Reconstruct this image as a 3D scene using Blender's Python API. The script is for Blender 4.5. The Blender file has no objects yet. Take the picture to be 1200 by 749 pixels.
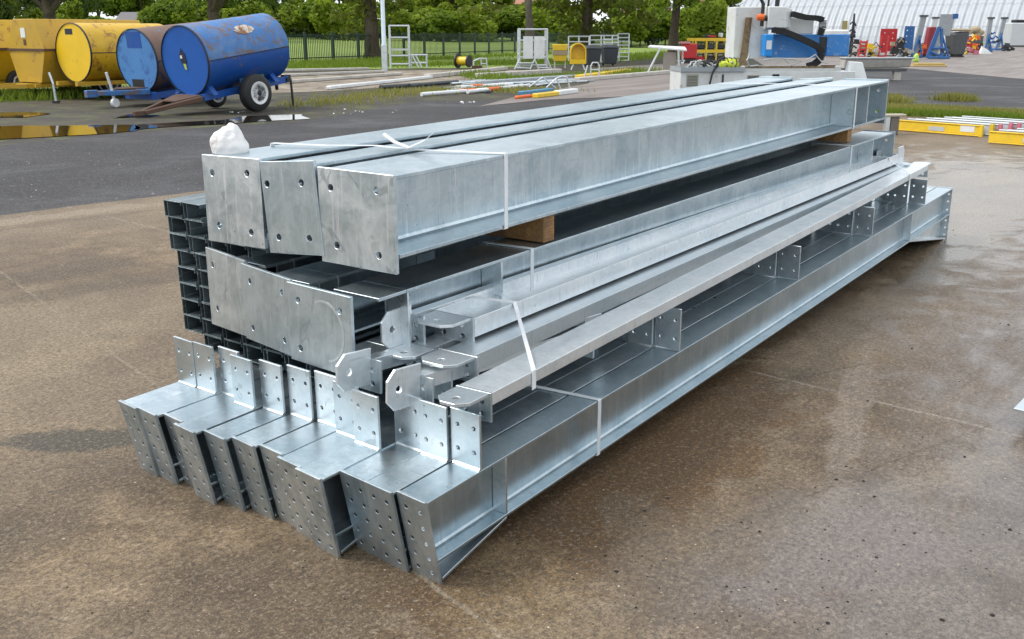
import bpy, bmesh, math, random
import numpy as np
from mathutils import Vector, Matrix
R = math.radians
rnd = random.Random(7)
scene = bpy.context.scene
col = scene.collection

# ------------------------------------------------------------------ camera and measuring
F, CX, CY, HOR, H = 1169.5, 600.0, 374.5, 38.0, 1.65
pitch = math.atan((CY - HOR) / F)
yaw = math.atan(825 / (F / math.cos(pitch)))
FW = Vector((math.cos(yaw)*math.cos(pitch), math.sin(yaw)*math.cos(pitch), -math.sin(pitch)))
RT = Vector((math.sin(yaw), -math.cos(yaw), 0))
UP = RT.cross(FW)
CAM = Vector((0, 0, H))
def ray(x, y): return FW*F + RT*(x-CX) + UP*(CY-y)
def PZ(x, y, z=0.0):
    d = ray(x, y); return CAM + d*((z-H)/d.z)
def PX(x, y, X):
    d = ray(x, y); return CAM + d*(X/d.x)
def PJ(p):
    v = Vector(p)-CAM; z = v.dot(FW); return CX+F*v.dot(RT)/z, CY-F*v.dot(UP)/z
def depth(p): return (Vector(p)-CAM).dot(FW)
def on_line(px, A, B):          # distance along A-B whose picture column is px
    lo, hi = -0.05, 1.05
    for _ in range(40):
        m = (lo+hi)/2
        if PJ(A+(B-A)*m)[0] < px: lo = m
        else: hi = m
    return lo*(B-A).length
FACE = math.atan2(RT.y, RT.x)   # rotation that turns local x along the picture, local y away

cam = bpy.data.objects.new('camera', bpy.data.cameras.new('camera'))
col.objects.link(cam)
cam.matrix_world = Matrix(((RT.x, UP.x, -FW.x, 0), (RT.y, UP.y, -FW.y, 0), (RT.z, UP.z, -FW.z, H), (0, 0, 0, 1)))
cam.data.sensor_width = 36; cam.data.sensor_fit = 'HORIZONTAL'
cam.data.lens = 36*F/1200; cam.data.clip_start = 0.05; cam.data.clip_end = 2000
scene.camera = cam

# ------------------------------------------------------------------ object helpers
def tag(o, label, cat, group=None):
    o['label'] = label; o['category'] = cat
    if group: o['group'] = group
    return o
def thing(name, label, cat, loc=(0, 0, 0), rot=0.0, group=None):
    o = bpy.data.objects.new(name, None); col.objects.link(o)
    o.empty_display_size = .1
    if isinstance(rot, Matrix):
        o.matrix_world = Matrix.Translation(Vector(loc)) @ rot.to_4x4()
    else:
        o.location = loc; o.rotation_euler = (0, 0, rot)
    return tag(o, label, cat, group)
def copy_tree(o, parent=None):
    c = o.copy(); col.objects.link(c)
    if parent is not None: c.parent = parent
    for ch in list(o.children): copy_tree(ch, c)
    return c
def frame(A, B, roll=0.0):
    x = (B-A).normalized(); y = Vector((0, 0, 1)).cross(x).normalized(); z = x.cross(y)
    m = Matrix((x, y, z)).transposed()
    return m @ Matrix.Rotation(roll, 3, 'X')

def ngon(cx, cy, r, n=10): return [(cx+r*math.cos(2*math.pi*i/n), cy+r*math.sin(2*math.pi*i/n)) for i in range(n)]
class MB:
    def __init__(s): s.bm = bmesh.new(); s.M = Matrix.Identity(4)
    def v(s, p): return s.bm.verts.new(s.M @ Vector(p))
    def face(s, pts): return s.bm.faces.new([s.v(p) for p in pts])
    def hexa(s, p):                      # 8 corners: bottom 4 then top 4
        v = [s.v(q) for q in p]
        for f in ((3,2,1,0),(4,5,6,7),(0,1,5,4),(1,2,6,5),(2,3,7,6),(3,0,4,7)): s.bm.faces.new([v[i] for i in f])
        return s
    def box(s, x0, x1, y0, y1, z0, z1):
        return s.hexa([(x0,y0,z0),(x1,y0,z0),(x1,y1,z0),(x0,y1,z0),(x0,y0,z1),(x1,y0,z1),(x1,y1,z1),(x0,y1,z1)])
    def extrude(s, poly, f0, f1):        # poly: 2-D points; f0/f1 map a 2-D point to 3-D
        a = [s.v(f0(p)) for p in poly]; b = [s.v(f1(p)) for p in poly]; n = len(poly)
        s.bm.faces.new(a[::-1]); s.bm.faces.new(b)
        for i in range(n): s.bm.faces.new((a[i], a[(i+1) % n], b[(i+1) % n], b[i]))
        return s
    def plate(s, outline, holes, f0, f1):  # plate with real holes
        t = bmesh.new(); ed = []
        for loop in [outline]+holes:
            vs = [t.verts.new((p[0], p[1], 0)) for p in loop]
            for i in range(len(vs)): ed.append(t.edges.new((vs[i], vs[(i+1) % len(vs)])))
        bmesh.ops.triangle_fill(t, use_beauty=True, use_dissolve=False, edges=ed)
        t.verts.index_update()
        P = [(v.co.x, v.co.y) for v in t.verts]
        a = [s.v(f0(p)) for p in P]; b = [s.v(f1(p)) for p in P]
        for f in t.faces:
            i = [v.index for v in f.verts]
            s.bm.faces.new([a[k] for k in i]); s.bm.faces.new([b[k] for k in reversed(i)])
        for e in t.edges:
            if len(e.link_faces) == 1:
                i, j = e.verts[0].index, e.verts[1].index
                s.bm.faces.new((a[i], a[j], b[j], b[i]))
        t.free(); return s
    def tube(s, pts, r, n=8, cap=True):
        pts = [Vector(p) for p in pts]; rings = []; prev = None
        for i, p in enumerate(pts):
            d = (pts[min(i+1, len(pts)-1)]-pts[max(i-1, 0)]).normalized()
            u = d.cross(Vector((0, 0, 1)))
            if u.length < 1e-3: u = d.cross(Vector((1, 0, 0)))
            u.normalize()
            if prev is not None and u.dot(prev) < 0: u = -u
            prev = u; w = d.cross(u)
            rr = r[i] if isinstance(r, (list, tuple)) else r
            rings.append([s.v(p+u*(rr*math.cos(2*math.pi*k/n))+w*(rr*math.sin(2*math.pi*k/n))) for k in range(n)])
        for a, b in zip(rings, rings[1:]):
            for k in range(n): s.bm.faces.new((a[k], a[(k+1) % n], b[(k+1) % n], b[k]))
        if cap: s.bm.faces.new(rings[0][::-1]); s.bm.faces.new(rings[-1])
        return s
    def lathe(s, prof, axis='x', n=28, c=(0, 0, 0)):   # prof: (along, radius)
        rings = []
        for a, r in prof:
            ring = []
            for k in range(n):
                t = 2*math.pi*k/n; u, w = r*math.cos(t), r*math.sin(t)
                q = (a, u, w) if axis == 'x' else (u, a, w) if axis == 'y' else (u, w, a)
                ring.append(s.v((q[0]+c[0], q[1]+c[1], q[2]+c[2])))
            rings.append(ring)
        for a, b in zip(rings, rings[1:]):
            for k in range(n): s.bm.faces.new((a[k], a[(k+1) % n], b[(k+1) % n], b[k]))
        s.bm.faces.new(rings[0][::-1]); s.bm.faces.new(rings[-1])
        return s
    def build(s, name, mat, parent=None, bevel=0.0, smooth=False):
        bmesh.ops.recalc_face_normals(s.bm, faces=s.bm.faces[:])
        me = bpy.data.meshes.new(name); s.bm.to_mesh(me); s.bm.free()
        me.materials.append(mat)
        if smooth:
            me.polygons.foreach_set('use_smooth', [True]*len(me.polygons))
            me.set_sharp_from_angle(angle=R(38))
        o = bpy.data.objects.new(name, me); col.objects.link(o)
        if parent is not None: o.parent = parent
        if bevel:
            b = o.modifiers.new('edge', 'BEVEL'); b.width = bevel; b.segments = 1; b.limit_method = 'ANGLE'; b.angle_limit = R(50)
        return o
def structure(o): o['kind'] = 'structure'; return o
def stuff(o): o['kind'] = 'stuff'; return o

# ------------------------------------------------------------------ materials
class N:
    def __init__(s, name):
        s.m = bpy.data.materials.new(name); s.m.use_nodes = True; s.t = s.m.node_tree
        s.b = s.t.nodes['Principled BSDF']; s.out = s.t.nodes['Material Output']
    def n(s, typ, **kw):
        x = s.t.nodes.new(typ)
        for k, v in kw.items():
            if k in x.inputs.keys(): x.inputs[k].default_value = v
            else: setattr(x, k, v)
        return x
    def l(s, a, b): s.t.links.new(a, b)
    def co(s, scale=(1, 1, 1), loc=(0, 0, 0), kind='Object', rnd_off=False):
        tc = s.n('ShaderNodeTexCoord'); mp = s.n('ShaderNodeMapping')
        mp.inputs['Scale'].default_value = scale; mp.inputs['Location'].default_value = loc
        src = tc.outputs[kind]
        if rnd_off:
            oi = s.n('ShaderNodeObjectInfo'); ml = s.n('ShaderNodeMath', operation='MULTIPLY'); ml.inputs[1].default_value = 37.0
            s.l(oi.outputs['Random'], ml.inputs[0]); ad = s.n('ShaderNodeVectorMath', operation='ADD')
            s.l(src, ad.inputs[0]); s.l(ml.outputs[0], ad.inputs[1]); src = ad.outputs[0]
        s.l(src, mp.inputs['Vector']); return mp.outputs[0]
    def noise(s, vec, scale, detail=4, rough=.6, dist=0):
        x = s.n('ShaderNodeTexNoise'); x.inputs['Scale'].default_value = scale; x.inputs['Detail'].default_value = detail
        x.inputs['Roughness'].default_value = rough; x.inputs['Distortion'].default_value = dist
        s.l(vec, x.inputs['Vector']); return x.outputs['Fac']
    def ramp(s, fac, stops):
        x = s.n('ShaderNodeValToRGB'); e = x.color_ramp.elements
        while len(e) < len(stops): e.new(.5)
        for el, (p, c) in zip(e, stops):
            el.position = p; el.color = (c, c, c, 1) if not isinstance(c, tuple) else (*c, 1)
        s.l(fac, x.inputs[0]); return x.outputs[0]
    def mix(s, fac, a, b, mode='MIX'):
        x = s.n('ShaderNodeMix', data_type='RGBA', blend_type=mode)
        for i, v in ((0, fac), (6, a), (7, b)):
            if hasattr(v, 'links'): s.l(v, x.inputs[i])
            else: x.inputs[i].default_value = v if i == 0 else (*v, 1)
        return x.outputs[2]
    def math(s, op, a, b=0.0, clamp=False):
        x = s.n('ShaderNodeMath', operation=op); x.use_clamp = clamp
        for i, v in ((0, a), (1, b)):
            if hasattr(v, 'links'): s.l(v, x.inputs[i])
            else: x.inputs[i].default_value = v
        return x.outputs[0]
    def bump(s, h, strength=.3, dist=.01):
        x = s.n('ShaderNodeBump'); x.inputs['Strength'].default_value = strength; x.inputs['Distance'].default_value = dist
        s.l(h, x.inputs['Height']); s.l(x.outputs[0], s.b.inputs['Normal'])
    def set(s, **kw):
        for k, v in kw.items():
            k = {'color': 'Base Color', 'rough': 'Roughness', 'metal': 'Metallic', 'spec': 'Specular IOR Level'}.get(k, k)
            if hasattr(v, 'links'): s.l(v, s.b.inputs[k])
            else: s.b.inputs[k].default_value = (*v, 1) if isinstance(v, tuple) else v
        return s

def galv(name, lo, hi, rough=(.34, .55), metal=.85, stain=.35, streak=(2, 9, 9), blue=(.42, .53, .59), dirt=.55):
    n = N(name); c = n.co(rnd_off=True)
    big = n.noise(c, 5, 5, .65, .6); fine = n.noise(c, 60, 4, .7)
    vo = n.n('ShaderNodeTexVoronoi'); vo.inputs['Scale'].default_value = 55; n.l(c, vo.inputs['Vector'])
    spang = n.ramp(vo.outputs['Color'], [(.2, .86), (.8, 1.0)])
    base = n.mix(n.ramp(big, [(.38, 0.0), (.62, 1.0)]), lo, hi)
    base = n.mix(.55, base, spang, 'MULTIPLY')
    st = n.noise(n.co(streak, rnd_off=True), 4, 6, .7, .4)
    base = n.mix(n.ramp(st, [(.50, 0.0), (.72, stain)]), base, (.80, .83, .85))
    dk = n.noise(n.co((1.6, 2.5, 4), (3, 1, 7), rnd_off=True), 4, 6, .75, 1.0)
    base = n.mix(n.ramp(dk, [(.54, 0.0), (.70, dirt)]), base, tuple(v*.5 for v in blue))
    sc = n.noise(n.co((1.5, 22, 22), rnd_off=True), 3, 3, .6)
    base = n.mix(n.ramp(sc, [(.66, 0.0), (.72, .3)]), base, tuple(v*.62 for v in blue))
    run = n.noise(n.co((26, 26, 1.1) if streak[2] < streak[0] else (1.1, 26, 26), (2, 5, 1), rnd_off=True), 2.2, 4, .6, .3)
    base = n.mix(n.ramp(run, [(.60, 0.0), (.66, .42)]), base, (.88, .90, .91))
    pit = n.n('ShaderNodeTexVoronoi'); pit.inputs['Scale'].default_value = 16; n.l(c, pit.inputs['Vector'])
    base = n.mix(n.ramp(pit.outputs['Distance'], [(.03, .75), (.075, 0.0)]), base, (.16, .18, .19))
    scr = n.noise(n.co((60, 3, 2), (1, 2, 3), rnd_off=True), 1.6, 2, .5, 1.5)
    base = n.mix(n.ramp(scr, [(.655, 0.0), (.665, .45), (.69, .45), (.70, 0.0)]), base, (.22, .25, .27))
    oi = n.n('ShaderNodeObjectInfo')
    base = n.mix(n.math('MULTIPLY', oi.outputs['Random'], .55), base, tuple(v*.8 for v in blue))
    n.set(color=base, metal=metal, rough=n.math('ADD', n.math('MULTIPLY', n.math('ADD', big, st), (rough[1]-rough[0])*.6), rough[0]-.06))
    h = n.math('ADD', n.math('MULTIPLY', n.noise(c, 14, 3, .5), .7), n.math('MULTIPLY', fine, .3))
    n.bump(h, .12, .004)
    return n.m
M = {}
M['galv'] = galv('galvanised steel', (.66, .73, .765), (.86, .89, .905), (.28, .46), .93, .5, dirt=.28)
M['galv_bright'] = galv('fresh galvanised steel', (.80, .85, .88), (.92, .94, .95), (.32, .50), .80, .5, dirt=.15)
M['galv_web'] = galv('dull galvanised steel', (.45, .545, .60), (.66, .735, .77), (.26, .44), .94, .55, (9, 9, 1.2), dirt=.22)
M['galv_plate'] = galv('galvanised end plate', (.44, .51, .545), (.72, .77, .795), (.34, .56), .90, .6, (9, 9, 1.6), dirt=.40)
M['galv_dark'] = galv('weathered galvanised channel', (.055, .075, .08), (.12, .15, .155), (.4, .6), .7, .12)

def paint(name, c, rough=.45, wear=None, amt=.3, scale=6, dirt=None, spec=.5, metal=0, bump=.1):
    n = N(name); v = n.co(rnd_off=True)
    base = n.mix(n.noise(v, scale*.6, 4), tuple(x*.82 for x in c), tuple(min(1, x*1.12) for x in c))
    if dirt:
        base = n.mix(n.ramp(n.noise(v, scale*.9, 6, .75, .5), [(.45, 0.0), (.75, .6)]), base, dirt)
    if wear:
        w = n.ramp(n.noise(v, scale, 8, .75, .8), [(.62-amt*.4, 0.0), (.70-amt*.4, 1.0)])
        base = n.mix(w, base, wear)
    n.set(color=base, rough=n.math('ADD', n.math('MULTIPLY', n.noise(v, scale*2, 3), .25), rough-.12), spec=spec, metal=metal)
    if bump: n.bump(n.noise(v, scale*3, 5), bump, .01)
    return n.m
# ------------------------------------------------------------------ the steel stack
V = Vector
def isec(mb, L, w, d, tw, tf, r=.012, x0=0.0, y0=0.0, z0=0.0, shear=0.0, ys=0.0):
    # rolled section: right flange edge at y0, top at z0, running along x; shear rakes the near cut
    yc = y0+w/2; t = tw/2; zt = z0-tf; zb = z0-d+tf
    rt_ = [(yc-w/2, z0), (yc-w/2, zt), (yc-t-r, zt), (yc-t-r*.3, zt-r*.3), (yc-t, zt-r), (yc-t, zb+r), (yc-t-r*.3, zb+r*.3), (yc-t-r, zb), (yc-w/2, zb), (yc-w/2, z0-d)]
    poly = rt_ + [(2*yc-y, z) for y, z in reversed(rt_)]
    mb.extrude(poly, lambda p: (x0-shear*(p[1]-z0)+ys*(p[0]-y0), p[0], p[1]), lambda p: (x0+L, p[0], p[1]))
    return mb
ORD = ['first', 'second', 'third', 'fourth', 'fifth', 'sixth', 'seventh', 'eighth', 'ninth', 'tenth', 'eleventh', 'twelfth']

# --- bottom row: twelve haunched rafters
GA = V((2.088, 1.730, .300)); GB = V((8.86, 1.600, .412))
GD = GB-GA; GL = GD.length
w, d = .121, .222
XS = on_line(593.5, GA, GB)                       # near stiffener
XF = on_line(1070, GA, GB)                        # far haunch starts
XC = [.283, on_line(797, GA, GB), on_line(936, GA, GB), (on_line(936, GA, GB)+on_line(1084, GA, GB))/2, on_line(1084, GA, GB)]
RAKE = .2; YS = .115
def make_rafter():
    t = thing('steel_rafter', '', 'rafter', GA, frame(GA, GB))
    isec(MB(), GL-.012, w, d, .007, .0095, x0=.012, shear=RAKE, ys=YS).build('rolled_section', M['galv_web'], t, .0012)
    H0 = .303
    f = lambda o: (lambda p: (o-p[1]*RAKE+p[0]*YS, p[0], p[1]))
    hol = [ngon(x, z, .0075, 9) for x in (.030, w-.030) for z in (-.040, -.098, -.156, -.212, -.266)]
    MB().plate([(-.001, .006), (w+.004, .006), (w+.004, -H0), (.001, -H0)], hol, f(0), f(.012)).build('end_plate', M['galv_plate'], t, .0012)
    hb = MB()                                         # near haunch: web and sloping flange
    hb.extrude([(.058, -d-.001), (XS-.004, -d-.001), (.073, -H0+.012)], lambda p: (p[0], w/2-.004, p[1]), lambda p: (p[0], w/2+.004, p[1]))
    hb.extrude([(.074, -H0+.010), (XS, -d-.010), (XS, -d-.001), (.074, -H0+.020)], lambda p: (p[0], .001, p[1]), lambda p: (p[0], w-.001, p[1]))
    hb.build('haunch', M['galv'], t, .001)
    HF = .205
    hb = MB()
    hb.extrude([(XF, -d-.001), (GL-.013, -d-.001), (GL-.013, -d-HF)], lambda p: (p[0], w/2-.004, p[1]), lambda p: (p[0], w/2+.004, p[1]))
    hb.extrude([(XF, -d-.001), (XF+.05, -d-.001), (GL-.013, -d-HF+.01), (GL-.013, -d-HF)], lambda p: (p[0], .001, p[1]), lambda p: (p[0], w-.001, p[1]))
    hb.build('haunch', M['galv'], t, .001)
    hol = [ngon(x, z, .0095, 9) for x in (.024, w-.024) for z in (-.05, -.11, -.18, -.27, -.33, -.39)]
    g = lambda o: (lambda p: (o, p[0], p[1]))
    MB().plate([(0.001, .004), (w-.001, .004), (w-.001, -d-HF-.006), (.001, -d-HF-.006)], hol, g(GL-.012), g(GL)).build('end_plate', M['galv_plate'], t, .0012)
    for xs in (XS, XF):
        s = MB(); s.box(xs-.005, xs+.005, .001, w/2-.005, -d+.010, -.010); s.box(xs-.005, xs+.005, w/2+.005, w-.001, -d+.010, -.010)
        s.build('stiffener', M['galv'], t, .001)
    for xc in XC:
        hol = [ngon(x, z, .008, 9) for x in (.026, w-.026) for z in (.055, .138)]
        gy = lambda o: (lambda p: (o+p[0]*YS*.5, p[0], p[1]))
        MB().plate([(.001, .001), (w+.003, .001), (w+.003, .190), (.001, .190)], hol, gy(xc-.005), gy(xc+.005)).build('cleat', M['galv'], t, .0012)
        MB().extrude([(xc-.005, .001), (xc-.011, .001), (xc-.005, .007)], lambda p: (p[0]+.004*YS*.5, .004, p[1]), lambda p: (p[0]+(w-.004)*YS*.5, w-.004, p[1])).build('weld_bead', M['galv'], t)
    return t
RY = [1.730, 1.860, 1.984, 2.104, 2.226, 2.349, 2.481, 2.614, 2.744, 2.868, 2.993, 3.117]
RX = [2.088, 2.086, 2.104, 2.030, 2.066, 2.100, 2.094, 2.082, 2.058, 2.106, 2.088, 2.094]
raf = make_rafter()
n_l = ['innermost', '']
for i in range(12):
    t = raf if i == 0 else copy_tree(raf)
    t.location = (RX[i], RY[i], .300+(0 if i == 0 else rnd.uniform(-.003, .003)))
    k = 11-i
    if i == 0: lab = 'galvanised rafter on the near right edge, its side web and haunch in full view'
    elif i == 11: lab = 'galvanised rafter at the far left end of the bottom row'
    elif i in (3,): lab = 'galvanised rafter left of the wide dark slot, its end plate foremost'
    elif i == 2: lab = 'galvanised rafter with end plate just right of the widest dark slot'
    else: lab = 'galvanised rafter with drilled end plate, %s from the left in the bottom row' % ORD[k]
    tag(t, lab, 'rafter', 'rafters in the bottom row of the stack')

# --- middle layer: three columns with big base plates
CA = V((2.45, 2.235, .772)); CB = V((8.0, 1.909, .920)); CL = (CB-CA).length; cw, cd = .225, .245
def make_column(right):
    t = thing('steel_column', '', 'column', CA, frame(CA, CB))
    sm = MB(); isec(sm, CL-.17, cw, cd, .008, .012, .014, x0=.17)      # web is cut back near the base plate
    sm.box(.03, .1695, 0, cw, -.012, 0); sm.box(.016, .1695, 0, cw, -cd, -cd+.012); sm.build('rolled_section', M['galv_web'], t, .0015)
    for xs in (.18, .72, CL-.45):
        s = MB(); s.box(xs-.005, xs+.005, .004, cw/2-.006, -cd+.013, -.013)
        if xs > .3: s.box(xs-.005, xs+.005, cw/2+.006, cw-.004, -cd+.013, -.013)
        s.build('stiffener', M['galv'], t, .001)
    MB().plate([(-.01, .006), (cw+.01, .006), (cw+.01, -cd-.008), (-.01, -cd-.008)], [ngon(x, z, .011, 9) for x in (.05, cw-.05) for z in (-.06, -.18)],
        lambda p: (CL-.012, p[0], p[1]), lambda p: (CL, p[0], p[1])).build('end_plate', M['galv_plate'], t, .0012)
    return t
def corner_plate(name, TL, TR, hl, hr, holes, thick, parent, mat):
    # plate given by its top corners; built in the parent's space
    TL, TR = V(TL), V(TR); u = TR-TL; W = u.length; n = V((0, 0, 1)).cross(u).normalized()
    if n.x < 0: n = -n
    inv = parent.matrix_basis.inverted()
    def pt(p, o):
        a = p[0]/W; hh = hl+(hr-hl)*a
        return inv @ (TL+u*a+V((0, 0, -hh*p[1]))+n*o)
    out = [(0, 0), (W, 0), (W, 1), (0, 1)]
    hol = [[(x+r*math.cos(q), y+r*math.sin(q)/((hl+hr)/2)) for q in [2*math.pi*k/12 for k in range(12)]] for x, y, r in [(hx*W, hy, hr_) for hx, hy, hr_ in holes]]
    mb = MB(); mb.plate(out, hol, lambda p: pt(p, 0), lambda p: pt(p, thick))
    return mb.build(name, mat, parent, .0015)
h4 = [(.17, .2, .012), (.83, .2, .012), (.17, .82, .012), (.83, .82, .012)]
MIDP = [((2.428, 2.625, .790), (2.390, 2.282, .790), .292, .292, 0.0, 'right-hand galvanised column in the middle layer, faint ring mark on its base plate'),
        ((2.544, 2.999, .788), (2.452, 2.636, .790), .305, .295, .02, 'galvanised column in the middle layer with a streaked base plate between two others'),
        ((2.655, 3.342, .792), (2.572, 3.011, .790), .333, .315, .13, 'left-hand galvanised column in the middle layer, its plate against the dark channel ends')]
for i, (TL, TR, hl, hr, dx, lab) in enumerate(MIDP):
    t = make_column(i == 0)
    t.location = CA+V((dx, (0, .352, .70)[i], 0.0))
    bpy.context.view_layer.update()
    corner_plate('base_plate', TL, TR, hl, hr, h4 if i < 2 else [(.16, .2, .012), (.2, .76, .012)], .015, t, M['galv_plate'])
    if i == 0:                      # pale ring left on this plate
        inv = t.matrix_basis.inverted(); tl, tr = V(TL), V(TR); u = (tr-tl).normalized(); nn = V((0, 0, 1)).cross(u).normalized(); nn = nn if nn.x < 0 else -nn
        arc = [-2.0+3.4*k/26 for k in range(27)]; P3 = [(.20+.108*math.cos(q), .148+.112*math.sin(q)) for q in arc]+[(.20+.099*math.cos(q), .148+.104*math.sin(q)) for q in arc[::-1]]
        MB().extrude(P3, lambda p: inv @ (tl+u*p[0]+V((0, 0, -p[1]))+nn*.0003), lambda p: inv @ (tl+u*p[0]+V((0, 0, -p[1]))+nn*.0009)).build('ring_mark', M['galv_bright'], t)
    tag(t, lab, 'column', 'columns in the middle layer of the stack')

# --- top layer: three wide beams
TA = V((2.567, 2.212, 1.186)); TB = V((8.0, 1.990, 1.300)); TL_ = (TB-TA).length
def make_top(wd, dp, x0, Lx):
    t = thing('steel_beam', '', 'beam', TA, frame(TA, TB))
    isec(MB(), Lx, wd, dp, .009, .014, .016, x0=x0).build('rolled_section', M['galv_web'], t, .0015)
    for xs in (on_line(1003, TA, TB), on_line(1020, TA, TB)):
        s = MB(); s.box(xs-.006, xs+.006, .004, wd/2-.007, -dp+.015, -.015); s.box(xs-.006, xs+.006, wd/2+.007, wd-.004, -dp+.015, -.015)
        s.build('stiffener', M['galv'], t, .001)
    e = x0+Lx
    MB().plate([(-.004, .01), (wd+.004, .01), (wd+.004, -dp-.03), (-.004, -dp-.03)], [ngon(x, z, .013, 9) for x in (.06, wd-.06) for z in (-.07, -dp+.06)],
        lambda p: (e, p[0], p[1]), lambda p: (e+.014, p[0], p[1])).build('end_plate', M['galv_plate'], t, .0012)
    return t
TOPS = [((2.552, 2.566, 1.192), (2.552, 2.212, 1.188), .343, .343, .335, .288, V((0, 0, 0)), 0, 0, 'right-hand galvanised beam on top of the stack, its broad bluish web facing the yard'),
        ((2.548, 2.860, 1.190), (2.548, 2.579, 1.213), .338, .345, .262, .285, V((0, .403, .008)), -4.0, .02, 'middle galvanised beam on top of the stack, tipped slightly over to the right'),
        ((2.546, 3.180, 1.196), (2.546, 2.858, 1.200), .34, .34, .27, .288, V((0, .70, .006)), 0, .04, 'left-hand galvanised beam on top of the stack, behind the white bag')]
for i, (a, b, hl, hr, wd, dp, off, roll, dx, lab) in enumerate(TOPS):
    t = make_top(wd, dp, 0, TL_-.014-.05*i)
    t.matrix_world = Matrix.Translation(TA+off) @ frame(TA, TB, R(roll)).to_4x4()
    bpy.context.view_layer.update()
    tl, tr = V(a), V(b)
    if i == 1:           # plate turns with the tipped beam
        W = (tr-tl).length
        corner_plate_h = [(.1, .24, .013), (.74, .23, .013), (.2, .82, .013), (.77, .82, .013)]
        Mx = frame(tl, tr); u = (tr-tl).normalized(); dn = V((1, 0, 0)).cross(u).normalized(); dn = dn if dn.z < 0 else -dn
        inv = t.matrix_basis.inverted()
        mb = MB(); hol = [[(hx*W+r*math.cos(q), hy*.343+r*math.sin(q)) for q in [2*math.pi*k/12 for k in range(12)]] for hx, hy, r in corner_plate_h]
        mb.plate([(0, 0), (W, 0), (W, .343), (0, .343)], hol, lambda p: inv @ (tl+u*p[0]+dn*p[1]), lambda p: inv @ (tl+u*p[0]+dn*p[1]+V((.016, 0, 0))))
        mb.build('end_plate', M['galv_plate'], t, .0015)
    else:
        corner_plate('end_plate', a, b, hl, hr, [(.17, .2, .013), (.78, .17, .013), (.22, .8, .013), (.78, .83, .013)], .016, t, M['galv_plate'])
    tag(t, lab, 'beam', 'beams in the top layer of the stack')
# slim angle lying between the middle and right-hand top beams
AA = V((2.75, 2.478, 1.176)); AB = V((7.8, 2.272, 1.283))
t = thing('steel_angle', 'slim galvanised angle in the gap between two top beams', 'angle', AA, frame(AA, AB))
mb = MB(); L = (AB-AA).length
mb.extrude([(0, 0), (.085, 0), (.085, -.007), (.008, -.007), (.008, -.09), (0, -.09)], lambda p: (0, p[0], p[1]), lambda p: (L, p[0], p[1])).build('rolled_section', M['galv'], t, .001)

# --- timber bearers under the top layer
n = N('sawn timber'); c = n.co((2, 14, 14), rnd_off=True); g = n.noise(c, 5, 5, .6, 1.2)
n.set(color=n.mix(n.ramp(n.noise(n.co(rnd_off=True), 7, 4), [(.4, 0.0), (.65, 1.0)]), n.mix(n.ramp(g, [(.35, 0.0), (.65, 1.0)]), (.20, .09, .022), (.40, .22, .08)), (.13, .075, .035)), rough=.75); n.bump(g, .4, .004)
M['timber'] = n.m
for X, px, hh, lab in ((3.50, 612, .078, 'sawn timber bearer under the near end of the top beams'), (7.25, 986, .105, 'sawn timber bearer under the far end of the top beams')):
    zt = TA.z+(TB.z-TA.z)*(X-TA.x)/(TB.x-TA.x)-.291
    yr = TA.y+(TB.y-TA.y)*(X-TA.x)/(TB.x-TA.x)+.01
    zb = CA.z+(CB.z-CA.z)*(X+.05-CA.x)/(CB.x-CA.x)+.003
    t = thing('timber_bearer', lab, 'timber', (X, yr, zb), R(-2), 'timber bearers between the layers')
    MB().box(-.04, .04, .0, .99, 0, zt-zb).build('block', M['timber'], t, .004)

# --- bundle of channels on the left
def make_channel(L=4.9):
    t = thing('steel_channel', '', 'channel', (0, 0, 0))
    W_, Hh, tk = .1205, .0707, .003
    mb = MB()
    poly = [(0, 0), (W_, 0), (W_, .016), (W_-tk, .016), (W_-tk, tk), (tk, tk), (tk, Hh-tk), (W_-tk, Hh-tk), (W_-tk, Hh-.016), (W_, Hh-.016), (W_, Hh), (0, Hh)]
    mb.extrude([(-y, z) for y, z in poly], lambda p: (0, p[0], p[1]), lambda p: (L, p[0], p[1]))
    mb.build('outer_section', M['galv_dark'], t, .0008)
    mb = MB(); q = [(.024, .004), (.0215, .004), (.0215, Hh-.004), (.024, Hh-.004)]
    mb.extrude([(-y, z) for y, z in q], lambda p: (.002, p[0], p[1]), lambda p: (L-.01, p[0], p[1]))
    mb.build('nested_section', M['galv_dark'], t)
    return t
ch0 = make_channel(); first = True
KD = frame(CA, CB)
zrow = lambda r: .9625-.0712*(r+1)                     # r = 0 at the top
cells = [(r, c) for r in range(8) for c in range(2)]+[(2, 2), (2, 3), (2, 4)]+[(7, c) for c in range(2, 7)]+[(8, c) for c in range(1, 7)]
cn = ['outermost column', 'second column inward', 'third column', 'fourth column', 'fifth column', 'sixth column', 'seventh column']
rn = ['top row', 'second row down', 'third row down', 'fourth row down', 'fifth row down', 'sixth row down', 'seventh row down', 'eighth row down', 'bottom row']
for r, c in cells:
    t = ch0 if first else copy_tree(ch0); first = False
    lean = (0, -.012, -.016, -.052, -.050, -.056, -.058, -.062, -.066)[r]
    t.matrix_world = Matrix.Translation(V((2.68+rnd.uniform(-.003, .003), 3.616+lean+.0-c*.1225, zrow(r)))) @ KD.to_4x4()
    tag(t, 'dark steel channel, %s and %s of its bundle' % (rn[r], cn[c]), 'channel', 'dark channels bundled on the left of the stack')

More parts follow.
